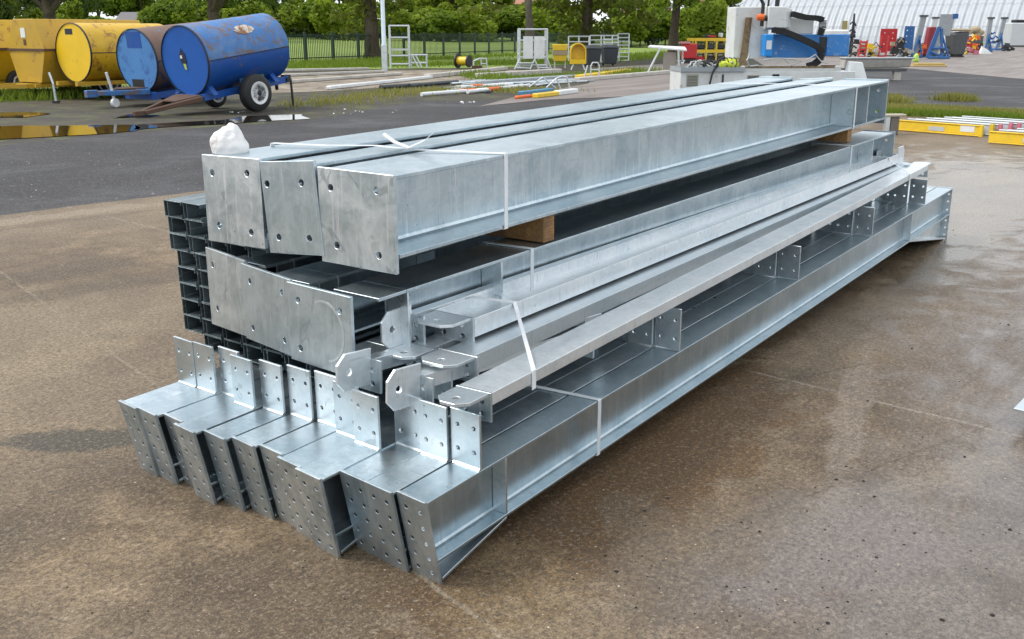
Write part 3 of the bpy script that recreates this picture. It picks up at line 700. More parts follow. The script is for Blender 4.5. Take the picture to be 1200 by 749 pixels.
protos = [row_tree(11, 10, M['leaf_bright']), row_tree(12, 11, M['leaf_mid']), row_tree(13, 9, M['leaf_bright']), row_tree(14, 12, M['leaf_mid']), row_tree(15, 11, M['leaf_dark'])]
used = set()
def put(proto, loc, rz, sc, lab, group):
    t = protos[proto] if proto not in used else copy_tree(protos[proto]); used.add(proto)
    t.location = loc; t.rotation_euler = (0, 0, rz); t.scale = (sc*1.15, sc*1.15, sc); tag(t, lab, 'tree', group); return t
rowt = [(-30, 95, 4, 'at the left edge'), (22, 118, 1, 'above the cut yellow tank'), (70, 112, 4, 'above the yellow hexagonal tank'), (118, 125, 1, 'above the round yellow tank'), (168, 131, 1, 'rising behind the low grey roof'), (200, 130, 3, 'behind the rear blue tanker'), (243, 118, 1, 'behind the wheeled blue tanker'),
        (290, 126, 0, 'above the back end of the wheeled blue tanker'), (325, 132, 1, 'just right of the wheeled blue tanker'), (362, 128, 0, 'over the railing between tanker and thick trunk'), (400, 122, 2, 'close left of the thick trunk'), (470, 135, 1, 'right of the lamp post'), (508, 128, 2, 'over the middle of the railing'),
        (545, 126, 0, 'above the cable drum'), (585, 130, 2, 'left of the grey trunk'), (640, 135, 1, 'right of the grey trunk'), (676, 128, 0, 'above the yellow seat shells'), (722, 132, 3, 'left of the distant houses'), (764, 130, 2, 'in front of the grey-roofed houses'), (812, 128, 1, 'left of the pale cladding'), (842, 124, 3, 'touching the pale cladding')]
for i, (px, dp, pr, wh) in enumerate(rowt):
    sc = (.84, .78, .88, .74)[i % 4] if pr != 4 else 1.15
    if px in (722, 764, 812, 842): sc *= .78
    if px in (118, 200): sc *= .50
    if px in (118, 168): dp = 190; sc = 1.35
    p = AD(px, dp+15, 1.2); put(pr, p, i*1.7, sc, '%s tree %s' % (('bright green leafy', 'green leafy', 'pale green leafy', 'deep green leafy', 'dark shady')[pr], wh), 'trees along the far side of the field')
bp = []
for i, (px, dp, hh, wh) in enumerate([(330, 112, 4.2, 'just right of the wheeled tanker'), (372, 114, 5.0, 'between tanker and thick trunk'), (408, 111, 4.6, 'close left of the thick trunk'), (476, 113, 3.6, 'over the white podium with side step'), (512, 112, 3.4, 'left of the cable drum'), (540, 115, 3.9, 'above the cable drum'), (572, 112, 3.6, 'above the small pale tube trolley'), (600, 114, 3.8, 'left of the grey trunk'),
        (648, 113, 3.6, 'right of the grey trunk'), (735, 113, 3.3, 'under the brick house'), (762, 116, 3.6, 'under the grey-roofed houses'), (812, 114, 4.2, 'above the left end of the yellow rack'), (836, 116, 4.0, 'above the yellow rack, by the cladding'), (200, 112, 4.6, 'behind the rear blue tanker'), (240, 113, 4.8, 'behind the wheeled tanker'), (285, 112, 4.4, 'above the wheeled tanker back end'), (110, 113, 2.6, 'above the round yellow tank'), (60, 114, 4.2, 'above the ochre tank')]):
    k = i % 3
    if i < 3:
        rr = random.Random(60+i); t = thing('bush', '', 'bush'); mb = MB(); limbs(mb, V((0, 0, -.3)), V((0, 0, 2.6)), .12, .05, 60+i); mb.build('trunk', M['bark'], t)
        bl = [(rr.uniform(-2.4, 2.4), rr.uniform(-1.2, 1.2), rr.uniform(.4, 3.2), rr.uniform(.7, 1.2), rr.uniform(.7, 1), rr.uniform(.6, 1.0)) for _ in range(13)]
        leaves('crown', bl, 4200, .36, M[('leaf_bright', 'leaf_mid', 'leaf_bright')[i]], t, 60+i, .45); bp.append(t)
    else: t = copy_tree(bp[k])
    t.location = AD(px, dp, .9); t.rotation_euler = (0, 0, i*1.1); t.scale = (1.25, 1.25, hh/4.0); tag(t, '%s bush %s' % (('pale green', 'mid green', 'light green')[k], wh), 'bush', 'bushes beyond the railing')
t = thing('copper_beech', 'dark copper-leaved tree right of the lamp post', 'tree', AD(505, 170, 1.5))
mb = MB(); limbs(mb, V((0, 0, 0)), V((0, 0, 9)), .3, .1, 31); mb.build('trunk', M['bark'], t, smooth=True)
leaves('crown', [(-2, 0, 5, 3, 3, 2.5), (1.5, 0, 6, 3.4, 3, 3), (4, 0, 5, 2.6, 3, 2.2), (0, 0, 8.5, 3, 3, 2)], 6000, .5, M['leaf_copper'], t, 31)
# hedge along the foot of the trees
hb = []; rr = random.Random(5)
A_, B_ = AD(-60, 118, 1.3), AD(880, 122, 1.3)
for k in range(150):
    p = A_.lerp(B_, k/149); hb.append((p.x+rr.uniform(-1, 1), p.y+rr.uniform(-1, 1), p.z+rr.uniform(-.1, .8), 1.0, 1.0, rr.uniform(.7, 1.15)))
t = thing('hedge', 'long dark clipped hedge behind the railing, below the trees', 'hedge')
leaves('foliage', hb, 26000, .36, M['leaf_dark'], t, 77, .3)
# big nearer trees whose trunks stand by the railing
def big_tree(px, dep, r0, lab, blobs, mat, bark, seed, cnt=5000, lean=(0, 0)):
    t = thing('tall_tree', lab, 'tree', AD(px, dep), FACE, 'tall trees along the verge')
    mb = MB(); limbs(mb, V((0, 0, -.1)), V((lean[0], lean[1], 9)), r0, r0*.4, seed, 7); mb.build('trunk', bark, t, smooth=True)
    rr = random.Random(seed); top = [(rr.uniform(-5, 5), rr.uniform(-4, 4), rr.uniform(5.5, 12), rr.uniform(1.2, 2), rr.uniform(1.2, 2), rr.uniform(.8, 1.3)) for _ in range(26)]
    leaves('crown', blobs+top, cnt, .30, mat, t, seed, .2); return t
big_tree(437, 64, .53, 'thick dark trunk beside the lamp post, leafy shoots on its left', [(-1.0, .2, 2.3, .8, .7, .9), (-1.6, 0, 1.6, .7, .6, .5), (-.7, 0, 3.4, 1.0, .8, .6), (1.2, .5, 2.6, .8, .6, .6), (1.6, .4, 3.4, 1, .7, .5), (-.1, -.3, 3.0, .6, .4, .8), (-2.1, .3, 2.6, .6, .6, .5)], M['leaf_olive'], M['bark'], 41, 7000)
big_tree(621, 56, .31, 'straight grey trunk behind the white podium steps', [(-2.2, 0, 3.1, .9, .7, .35), (1.3, 0, 3.4, .7, .6, .4), (-3.3, .4, 2.9, .8, .6, .3)], M['leaf_olive'], M['bark_grey'], 42, 5000, (-.2, 0))
big_tree(689, 62, .42, 'dark ivy-clad trunk behind the yellow seat shells, spreading olive boughs', [(-.9, -.2, 2.2, 1.1, .6, 1.2), (.9, -.1, 2.3, 1.1, .6, 1.1), (-1.9, 0, 3.2, 1.2, .7, .7), (2.3, 0, 3.2, 1.4, .7, .8), (0, -.3, 3.4, 1.6, .7, .6), (3.6, .2, 2.5, .9, .6, .6), (-1.2, .2, 1.1, .7, .5, .6), (.2, -.4, 1.6, .5, .3, .9)], M['leaf_olive'], M['bark'], 43, 10000)
big_tree(789, 72, .38, 'dark trunk standing in the railing line left of the yellow rack', [(1.7, 0, 2.6, 1.2, .7, .8), (-1.2, .3, 3.2, .9, .7, .6), (2.4, .3, 3.5, 1.1, .7, .6), (1.2, -.2, 1.7, .7, .5, .5), (.3, -.3, 3.6, .9, .5, .5)], M['leaf_mid'], M['bark'], 44, 7000)
big_tree(254, 100, .75, 'dark far trunk showing above the blue tankers', [(-3, 0, 4.4, 2, 1, .7), (3, 0, 4.6, 2.2, 1, .7), (6, 0, 4.6, 2, 1, .8)], M['leaf_dark'], M['bark'], 45, 5000)
big_tree(62, 105, .8, 'dark trunk above the yellow hexagonal tank', [(-3, 0, 4.3, 2.2, 1, 1), (4.2, 0, 4.4, 1.8, 1, .7), (-6, 0, 4, 2, 1, 1)], M['leaf_dark'], M['bark'], 46, 6000)

# loose grass
def tufts(name, spots, cnt, h0, h1, mat, seed, spread):
    r = np.random.default_rng(seed); S = np.array(spots, float); p = S[r.integers(0, len(S), cnt)]+r.normal(size=(cnt, 2))*spread
    h = h0+(h1-h0)*r.random(cnt); an = r.random(cnt)*6.28; wd = h*.10+.008; ln = r.normal(size=(cnt, 2))*h[:, None]*.35
    z0 = np.full(cnt, -.02); a = np.stack([p[:, 0]-np.cos(an)*wd, p[:, 1]-np.sin(an)*wd, z0], 1); b = np.stack([p[:, 0]+np.cos(an)*wd, p[:, 1]+np.sin(an)*wd, z0], 1)
    c = np.stack([p[:, 0]+ln[:, 0], p[:, 1]+ln[:, 1], h], 1); vs = np.stack([a, b, c], 1).reshape(-1, 3)
    me = bpy.data.meshes.new(name); me.vertices.add(cnt*3); me.loops.add(cnt*3); me.polygons.add(cnt)
    me.vertices.foreach_set('co', vs.ravel()); me.loops.foreach_set('vertex_index', np.arange(cnt*3)); me.polygons.foreach_set('loop_start', np.arange(0, cnt*3, 3))
    me.update(); me.materials.append(mat); o = bpy.data.objects.new(name, me); col.objects.link(o); return stuff(o)
M['blade'] = leafmat('grass blades', (.12, .19, .02), (.22, .30, .04), .7)
M['blade_dry'] = leafmat('dry grass blades', (.22, .20, .05), (.40, .35, .13), .8)
def along(pts, k): 
    out = []
    for a, b in zip(pts, pts[1:]):
        for i in range(k): out.append((a[0]+(b[0]-a[0])*i/k, a[1]+(b[1]-a[1])*i/k))
    return out
tufts('verge_grass', along([gp(330, 80), gp(440, 77), gp(590, 75), gp(640, 74), gp(740, 68), gp(790, 62)], 40)+along([gp(330, 76), gp(520, 69), gp(705, 60)], 60), 16000, .08, .28, M['blade'], 3, 1.3)
tufts('verge_grass', along([gp(-20, 116), gp(60, 114), gp(130, 110)], 60), 5000, .06, .28, M['blade'], 4, .5)
tufts('verge_grass', along([gp(345, 125), gp(470, 109), gp(560, 104), gp(640, 108)], 40), 2600, .03, .16, M['blade_dry'], 6, .6)
tufts('verge_grass', along([gp(560, 88), gp(590, 96), gp(700, 90), gp(760, 84)], 30), 3000, .05, .3, M['blade'], 8, .4)
tufts('verge_grass', along([gp(1030, 133), gp(1100, 136), gp(1160, 138), gp(1210, 142)], 50), 9000, .03, .14, M['blade'], 9, .20)
tufts('verge_grass', along([gp(1035, 127), gp(1100, 130), gp(1210, 135)], 50), 9000, .03, .13, M['blade_dry'], 10, .40)
tufts('verge_grass', [gp(1116, 117), gp(1120, 118), gp(1042, 118), gp(1046, 120)], 1500, .04, .22, M['blade_dry'], 12, .22)

# ------------------------------------------------------------------ railing
M['fence'] = paint('dark green railing paint', (.010, .032, .020), .5, bump=0)
t = thing('railing_fence', 'long dark green upright-bar railing in front of the field', 'fence')
fp = [V((*p, 0)) for p in fl[1:]]; fp[0] = fp[0]+(fp[0]-fp[1]).normalized()*22
pts = []; step = 2.75
for a, b in zip(fp, fp[1:]):
    L = (b-a).length; k = max(1, round(L/step))
    for i in range(k): pts.append(a.lerp(b, i/k))
pts.append(fp[-1])
pl = MB(); rl = MB(); FHt = 1.68
for a, b in zip(pts, pts[1:]):
    dr = (b-a).normalized(); pr = V((-dr.y, dr.x, 0))
    for i in range(1, 16):
        q = a.lerp(b, i/16)
        if i % 1 == 0: pl.hexa([tuple(q+dr*sx_*.022+pr*sy*.008+V((0, 0, z))) for z in (.06, FHt-.10) for sx_, sy in ((-1, -1), (1, -1), (1, 1), (-1, 1))])
    for z in (.22, FHt-.22):
        rl.hexa([tuple(p_+pr*(s_*.012+.025)+V((0, 0, zz))) for zz in (z-.03, z+.03) for p_, s_ in ((a, -1), (b, -1), (b, 1), (a, 1))])
pl.build('upright_bars', M['fence'], t); rl.build('rails', M['fence'], t)
pm = None
for p in pts[:99]:
    if pm is None:
        mb = MB(); mb.box(-.07, .07, -.06, .06, 0, FHt); pm = mb.build('post', M['fence'], t); o = pm
    else: o = pm.copy(); col.objects.link(o)
    o.location = p

# ------------------------------------------------------------------ houses beyond the trees
M['brick'] = paint('red brick wall', (.33, .12, .075), .85, scale=3, bump=.3); M['tile'] = paint('grey roof tiles', (.16, .15, .155), .8, scale=5, bump=.4)
M['tile_red'] = paint('red roof tiles', (.36, .17, .12), .8, scale=5, bump=.4)
M['glass'] = paint('window glass', (.02, .025, .03), .12, bump=0); M['white'] = paint('white paint', (.74, .76, .77), .4, dirt=(.5, .5, .47), scale=4, bump=0)
def house(px, dep, wpx, yr, ye, lab, wall, roof, turn=0, dp=8.0):
    s = dep/F; w_ = wpx*s; ze = H+(HOR-ye)*s; zr = H+(HOR-yr)*s
    t = thing('house', lab, 'house', AD(px, dep), FACE+turn, 'houses beyond the trees')
    mb = MB(); mb.box(-w_/2, w_/2, 0, dp, 0, ze)
    mb.extrude([(0, ze), (dp, ze), (dp/2, zr-.15)], lambda p: (-w_/2, p[0], p[1]), lambda p: (w_/2, p[0], p[1])); mb.build('wall', wall, t)
    mb = MB(); o = .45
    for sgn in (0, 1):
        y0, y1 = (-o, dp/2) if sgn == 0 else (dp+o, dp/2)
        zlo = ze-o*(zr-ze)/(dp/2)
        mb.hexa([(-w_/2-o, y0, zlo), (w_/2+o, y0, zlo), (w_/2+o, y1, zr), (-w_/2-o, y1, zr), (-w_/2-o, y0, zlo+.18), (w_/2+o, y0, zlo+.18), (w_/2+o, y1, zr+.18), (-w_/2-o, y1, zr+.18)])
    rf = mb.build('roof', roof, t)
    MB().box(w_*.3, w_*.3+.9, dp/2-.4, dp/2+.4, zr-.6, zr+1.1).build('chimney', M['brick'], rf)
    for k in (-.25, .25):
        f = MB().box(w_*k-.6, w_*k+.6, -.06, .02, ze-1.6, ze-.4).build('window', M['white'], t)
        MB().box(w_*k-.5, w_*k+.5, -.08, -.062, ze-1.5, ze-.5).build('pane', M['glass'], f)
house(161, 165, 46, 16, 28, 'low grey-roofed house above the round yellow tank', M['brick'], M['tile'])
house(746, 230, 26, 3, 13, 'brick house with dark grey roof, left of its neighbour', M['brick'], M['tile'])
house(774, 225, 24, -2, 10, 'grey-roofed house just left of the dark trunk', M['brick'], M['tile'], .2)
house(838, 210, 26, -12, 3, 'pinkish brick house beside the pale cladding', M['tile_red'], M['tile_red'])
house(614, 220, 30, -4, 6, 'brick house glimpsed behind the grey trunk', M['brick'], M['tile_red'])

# ------------------------------------------------------------------ curved white warehouse
n = N('white profiled cladding'); c = n.co(); n.set(color=n.mix(n.ramp(n.noise(n.co((.3, .3, .6)), 1.5, 6, .7), [(.4, 0.0), (.75, .5)]), (.42, .45, .485), (.30, .33, .36)), rough=.45); M['cladding'] = n.m
WA, WB = AD(836, 150), AD(1196, 124); wd_ = (WB-WA).normalized(); wn = V((-wd_.y, wd_.x, 0)); WL = (WB-WA).length
t = thing('warehouse', 'big curved white ribbed warehouse filling the upper right', 'building', WA, math.atan2(wd_.y, wd_.x))
prof = [(0, -.1), (.5, 1.2), (1.15, 2.5), (2.05, 4.0), (3.3, 5.6), (5.0, 7.2), (7.2, 8.7), (10.0, 10.0), (14, 11.0)]
mb = MB(); nrib = 40
ring = []
for i in range(nrib*4+1):
    x = WL*i/(nrib*4); o = (0, 0, -.22, -.22)[i % 4]
    ring.append([mb.v((x, y+o, z)) for y, z in prof])
for a, b in zip(ring, ring[1:]):
    for k in range(len(prof)-1): mb.bm.faces.new((a[k], b[k], b[k+1], a[k+1]))
mb.build('cladding', M['cladding'], t)
mb = MB(); mb.extrude(prof+[(20, 10.3), (20, -.1)], lambda p: (-.08, p[0]-.02, p[1]), lambda p: (-.01, p[0]-.02, p[1])); mb.build('gable', M['cladding'], t)
mb = MB(); mb.extrude([(y-.12, z) for y, z in prof]+[(y+.05, z) for y, z in prof[::-1]], lambda p: (WL, p[0], p[1]), lambda p: (WL+3, p[0], p[1])); mb.build('end_bay', paint('dark end cladding', (.10, .11, .125), .5), t)
M['moss'] = paint('lap seam', (.42, .45, .48), .6)
for zz, yy in ((2.4, 1.10), (5.2, 2.99)):
    MB().box(.1, WL-.1, yy-.245, yy-.222, zz, zz+.025).build('lap_seam', M['moss'], t)
# ------------------------------------------------------------------ tankers on the left
M['blue'] = paint('faded blue paint', (.008, .075, .34), .4, wear=(.16, .10, .07), amt=.10, scale=3.2, dirt=(.03, .11, .28), bump=.1)
M['blue_top'] = paint('rust-streaked pale blue paint', (.035, .16, .42), .5, wear=(.15, .10, .08), amt=.30, scale=3.4, dirt=(.23, .25, .28), bump=.15)
M['rust_side'] = paint('rust-bitten blue tank side', (.03, .05, .12), .6, wear=(.13, .08, .055), amt=.45, scale=2.4, dirt=(.06, .05, .05), bump=.2)
M['rust_top'] = paint('rusted tank top', (.16, .10, .075), .7, wear=(.12, .22, .36), amt=.12, scale=2.2, dirt=(.24, .13, .08), bump=.2)
M['blue_face'] = paint('strong blue end paint', (.008, .10, .42), .42, wear=(.05, .10, .22), amt=.05, scale=4, bump=.05)
M['blue_pale'] = paint('peeling pale blue end paint', (.07, .23, .52), .5, wear=(.04, .12, .36), amt=.25, scale=3, bump=.1)
M['yellow'] = paint('yellow tank paint', (.62, .38, .012), .45, wear=(.25, .11, .02), amt=.2, scale=2.5, dirt=(.42, .24, .02), bump=.1)
M['yellow_bright'] = paint('bright yellow end paint', (.78, .50, .010), .4, wear=(.5, .3, .02), amt=.05, scale=4, bump=.03)
M['yellow_dull'] = paint('dull ochre tank paint', (.52, .32, .025), .5, wear=(.26, .13, .03), amt=.14, scale=2.5, dirt=(.40, .25, .05), bump=.1)
M['rust'] = paint('rusty steel', (.10, .055, .035), .8, scale=8, dirt=(.08, .05, .04), bump=.3); M['black'] = paint('black rubber', (.013, .013, .014), .6, scale=9, bump=.1)
M['blackmetal'] = paint('black steel', (.02, .02, .023), .45, scale=9, bump=.1); M['green_stain'] = paint('green-stained paint', (.02, .16, .06), .5, wear=(.02, .09, .30), amt=.3, scale=3)
M['seam'] = paint('dark weld seam', (.015, .02, .04), .6, bump=0)
def wheel(parent, x, y, r, wdt, side):
    w_ = MB().lathe([(-wdt/2, r*.55), (-wdt/2, r*.82), (-wdt*.38, r*.96), (-wdt*.15, r), (wdt*.15, r), (wdt*.38, r*.96), (wdt/2, r*.82), (wdt/2, r*.55)], 'y', 30, (x, y, r)).build('wheel', M['black'], parent, smooth=True)
    rim = MB().lathe([(-wdt*.50, r*.10), (-wdt*.50, r*.46), (-wdt*.56, r*.52), (-wdt*.57, r*.60), (-wdt*.40, r*.61), (wdt*.4, r*.58), (wdt*.3, r*.2)], 'y', 30, (x, y, r)).build('rim', M['white'], w_, smooth=True)
    hb = MB(); hb.lathe([(-wdt*.60, r*.05), (-wdt*.58, r*.13), (-wdt*.2, r*.14)], 'y', 12, (x, y, r))
    for k in range(8):
        a = k*math.pi/4; hb.lathe([(-wdt*.515, r*.035), (-wdt*.40, r*.035)], 'y', 8, (x+r*.33*math.cos(a), y, r+r*.33*math.sin(a)))
    hb.build('hub', M['seam'], w_)
    return w_
def tilted(mb, x0, z0, ang): mb.M = Matrix.Translation((x0, 0, z0)) @ Matrix.Rotation(-ang, 4, 'Y') @ Matrix.Translation((-x0, 0, -z0)); return mb
TURN = R(57)
# wheeled tanker in front
s22 = PZ(301, 131); ax = V((math.cos(FACE+TURN), math.sin(FACE+TURN), 0)); lf = V((-ax.y, ax.x, 0))
def tanker(O, zc, rad, xf, xr, ang, lab, face, body, top, wheels=True, seg=30):
    t = thing('tanker_trailer', lab, 'tanker', O, FACE+TURN, 'old tank trailers at the back of the yard'); T = lambda: tilted(MB(), 0, zc, ang)
    half = lambda s0: [(rad*math.cos(math.pi*k/seg)*1.0, zc+s0*rad*math.sin(math.pi*k/seg)) for k in range(seg+1)]
    for nm, s0, m_ in (('lower_shell', -1, body), ('upper_shell', 1, top)):
        mb = T(); P_ = half(s0)
        mb.extrude(P_, lambda p: (xf+.02, p[0], p[1]), lambda p: (xr, p[0], p[1])); o = mb.build(nm, m_, t, smooth=True)
    T().lathe([(xf-.01, rad*.985), (xf+.019, rad*.985)], 'x', 44, (0, 0, zc)).build('end_wall', face, t)
    mb = T(); rg = 44
    prev = None
    for k in range(rg+1):
        a = 2*math.pi*k/rg; q = [(xf-.03, r_*math.cos(a), zc+r_*math.sin(a)) for r_ in (rad*.985, rad*1.006)]+[(xf+.012, rad*1.006*math.cos(a), zc+rad*1.006*math.sin(a))]
        vs = [mb.v(p) for p in q]
        if prev:
            mb.bm.faces.new((prev[0], vs[0], vs[1], prev[1])); mb.bm.faces.new((prev[1], vs[1], vs[2], prev[2]))
        prev = vs
    mb.build('end_rim', M['seam'], t)
    T().box(xf, xr, -rad-.008, -rad+.02, zc-.009, zc+.009).build('side_seam', M['seam'], t); T().box(xf, xr, rad-.02, rad+.008, zc-.009, zc+.009).build('side_seam', M['seam'], t)
    return t, T
O5 = s22+lf*.85
t, T = tanker(O5, 1.21, .715, -1.1, 1.22, R(6.7), 'blue tank trailer with white-rimmed wheel and rusty faded top', M['blue_face'], M['blue'], M['blue_top'])
wheel(t, 0, -.85, .40, .24, -1); wheel(t, .35, .85, .30, .2, 1)
mb = MB(); mb.tube([(0, -.8, .40), (0, .8, .40)], .05, 8); mb.build('axle', M['blackmetal'], t)
mb = T()
for y in (-.42, .42): mb.box(-1.15, 1.30, y-.05, y+.05, .40, .54)
for x in (-1.12, -.2, .6, 1.2): mb.box(x-.05, x+.05, -.369, .369, .42, .52)
mb.build('chassis', M['blue'], t)
mb = T(); mb.extrude([(-.62, .50), (.62, .50), (.42, .72), (.15, .60), (-.15, .60), (-.42, .72)], lambda p: (-1.02, p[0], p[1]), lambda p: (-.90, p[0], p[1]))
mb.extrude([(-.62, .50), (.62, .50), (.42, .72), (.15, .60), (-.15, .60), (-.42, .72)], lambda p: (.75, p[0], p[1]), lambda p: (.87, p[0], p[1])); mb.build('saddle', M['blue'], t)
mb = MB()
for y in (-.42, .42): mb.hexa([(-1.1, y-.05, .27), (-2.25, y*.12-.04, .05), (-2.25, y*.12+.04, .05), (-1.1, y+.05, .27), (-1.1, y-.05, .37), (-2.25, y*.12-.04, .13), (-2.25, y*.12+.04, .13), (-1.1, y+.05, .37)])
mb.box(-2.48, -2.2, -.05, .05, .03, .13); mb.build('drawbar', M['rust'], t, .01)
mb = MB(); mb.hexa([(-1.6, -.2, .27), (-1.07, -.38, .37), (-1.07, .38, .37), (-1.6, .2, .27), (-1.6, -.2, .29), (-1.07, -.38, .39), (-1.07, .38, .39), (-1.6, .2, .29)]); mb.build('step_plate', M['rust'], t)
mb = MB(); mb.box(1.30, 1.50, -.42, -.30, .58, .72); mb.tube([(1.45, -.36, .66), (1.53, -.38, .62), (1.55, -.40, .02)], .028, 8); mb.box(1.30, 1.40, -.5, .5, .56, .66); mb.tube([(1.34, -.1, .6), (1.36, -.1, .38)], .04, 8); mb.build('prop_stand', M['blackmetal'], t)
mb = T()
for k in range(18):
    a = 2*math.pi*k/18
n_out = [(.20+.26*math.cos(2*math.pi*k/18)*(1+.15*math.sin(3*k)), .62+.17*math.sin(2*math.pi*k/18)*(1+.12*math.cos(2*k))) for k in range(18)]
def on_tank(p, off): # p: along, angle
    return (p[0], -(.715+off)*math.cos(p[1]), 1.22+(.715+off)*math.sin(p[1]))
mb.extrude([(x-.05, a+.12) for x, a in n_out], lambda p: on_tank(p, -.004), lambda p: on_tank(p, .004)); mb.build('worn_patch', paint('bare flaked patch', (.62, .55, .46), .6, wear=(.22, .10, .05), amt=.45, scale=5), t)
mb = T(); mb.extrude([(.02, .16), (-.09, .05), (-.11, -.12), (-.06, -.20), (.05, -.16), (.10, .0)], lambda p: (-1.120, p[0]+.05, 1.30+p[1]), lambda p: (-1.112, p[0]+.05, 1.30+p[1])); em = mb.build('emblem', M['seam'], t)
mb = T(); mb.extrude([(-.02, -.02), (.05, -.01), (.04, .05), (-.02, .04)], lambda p: (-1.126, p[0]+.07, 1.27+p[1]), lambda p: (-1.1215, p[0]+.07, 1.27+p[1])); mb.build('mark', M['white'], em)
mb = T(); mb.extrude([(-.05, -.02), (.03, -.01), (.0, -.12), (-.06, -.14)], lambda p: (-1.126, p[0]+.02, 1.16+p[1]), lambda p: (-1.1215, p[0]+.02, 1.16+p[1])); mb.build('mark', paint('lime dab', (.45, .55, .08), .5), em)
mb = T(); mb.box(-.25, .45, -.60, -.585, .52, .72); mb.build('stained_panel', M['green_stain'], t)
# rear blue tanker
def root_for_face(px, dep, xf): return AD(px, dep)-ax*xf
O4 = root_for_face(166, 23.6, -1.3)
t, T = tanker(O4, 1.13, .72, -1.3, 1.2, R(5), 'blue tank trailer with peeling pale end, half hidden behind the wheeled one', M['blue_pale'], M['rust_side'], M['rust_top'])
wheel(t, .1, -.85, .36, .22, -1); wheel(t, .1, .85, .36, .22, 1)
mb = T(); mb.box(-1.316, -1.312, -.26, .26, 1.42, 1.78); mb.build('painted_panel', M['blue'], t); mb = T(); mb.box(-1.316, -1.312, -.12, .30, .50, .70); mb.build('black_panel', M['blackmetal'], t)
mb = T()
for y in (-.42, .42): mb.box(-1.35, 1.25, y-.05, y+.05, .26, .40)
mb.box(-1.40, -1.3, -.55, .55, .25, .42); mb.build('chassis', M['blue'], t)
mb = MB()
for y in (-.42, .42): mb.hexa([(-1.38, y-.05, .26), (-2.5, y*.12-.04, .27), (-2.5, y*.12+.04, .27), (-1.38, y+.05, .26), (-1.38, y-.05, .38), (-2.5, y*.12-.04, .37), (-2.5, y*.12+.04, .37), (-1.38, y+.05, .38)])
mb.box(-2.75, -2.45, -.06, .06, .24, .40); mb.build('drawbar', M['blue_top'], t, .01)
mb = MB(); mb.tube([(-2.1, -.12, .08), (-2.15, -.12, .40), (-2.25, -.12, .78)], .03, 8); mb.lathe([(-.04, .10), (.04, .10)], 'y', 16, (-2.1, -.12, .10)); mb.build('jockey_wheel', M['white'], t)
mb = MB(); mb.hexa([(-1.9, -.2, .39), (-1.36, -.36, .40), (-1.36, .36, .40), (-1.9, .2, .39), (-1.9, -.2, .41), (-1.36, -.36, .42), (-1.36, .36, .42), (-1.9, .2, .41)]); mb.build('step_plate', M['rust'], t)
# yellow round tank
O3 = root_for_face(93, 25.4, -1.3)
t, T = tanker(O3, 1.16, .72, -1.3, 1.3, 0, 'round yellow tank trailer with bright end wall, left of the blue ones', M['yellow_bright'], M['yellow'], M['yellow'])
wheel(t, .2, -.8, .34, .2, -1); wheel(t, .2, .8, .34, .2, 1)
mb = MB()
for y in (-.4, .4): mb.box(-1.6, 1.3, y-.05, y+.05, .36, .46)
mb.build('chassis', M['yellow_dull'], t)
mb = MB(); mb.box(-1.303-.012, -1.303-.008, -.05, .25, 1.60, 1.74); mb.build('worn_stencil', M['seam'], t)
# faceted yellow tanks
def hextank(O, lab, m1, m2, wdt, label_patch):
    t = thing('tanker_trailer', lab, 'tanker', O, FACE+TURN, 'old tank trailers at the back of the yard')
    h0, h1, h2 = .40, 1.22, 1.98; xf, xr = -1.3, 1.9
    for nm, poly, m_ in (('lower_shell', [(-wdt*.62, h0), (wdt*.62, h0), (wdt, h1), (-wdt, h1)], m1), ('upper_shell', [(-wdt, h1+.002), (wdt, h1+.002), (wdt*.55, h2), (-wdt*.55, h2)], m2)):
        mb = MB(); mb.extrude(poly, lambda p: (xf, p[0], p[1]), lambda p: (xr, p[0], p[1])); mb.build(nm, m_, t, .01)
    mb = MB(); mb.box(xf-.02, xr, -wdt-.015, -wdt+.02, h1-.03, h1+.03); mb.box(xf-.025, xf-.002, -wdt, wdt, h1-.03, h1+.03); mb.build('side_seam', M['rust'], t)
    mb = MB()
    for y in (-.4, .4): mb.box(-1.7, 1.9, y-.05, y+.05, .28, .385)
    mb.box(-1.5, -1.35, -.55, .55, .29, .38)
    for y in (-.4, .4): mb.hexa([(-1.7, y-.05, .28), (-2.7, y*.1-.04, .30), (-2.7, y*.1+.04, .30), (-1.7, y+.05, .28), (-1.7, y-.05, .38), (-2.7, y*.1-.04, .38), (-2.7, y*.1+.04, .38), (-1.7, y+.05, .38)])
    mb.build('chassis', M['yellow_dull'], t)
    wheel(t, .3, -.75, .33, .2, -1); wheel(t, .3, .75, .33, .2, 1)
    if label_patch:
        MB().box(xf-.012, xf-.004, -.06, .14, 1.52, 1.76).build('label_plate', M['white'], t)
        MB().box(xf-.012, xf-.004, -.04, .06, 1.34, 1.48).build('rust_mark', M['rust'], t)
    mb = MB(); mb.tube([(-2.2, -.1, .05), (-2.25, -.1, .45), (-2.4, -.12, .72)], .03, 8); mb.box(-2.26, -2.14, -.16, -.04, .0, .05); mb.build('jockey_stand', M['blackmetal'], t)
    return t
hextank(root_for_face(38, 26.0, -1.3), 'faceted ochre tank trailer with small white plate on its end', M['yellow_dull'], M['yellow_dull'], .80, True)
hextank(root_for_face(-62, 26.6, -1.3), 'faceted yellow tank trailer cut off by the left edge', M['yellow'], M['yellow'], .80, False)
# loose leg in front of the yellow tanks
t = thing('prop_leg', 'slim grey prop leg standing before the ochre tank', 'prop', AD(66, 24.3), FACE)
mb = MB(); mb.tube([(0, 0, 0), (-.02, 0, .45), (-.09, 0, .72)], .03, 8); mb.build('leg', M['galv'], t); MB().box(-.07, .07, -.07, .07, 0, .05).build('foot', M['blackmetal'], t)

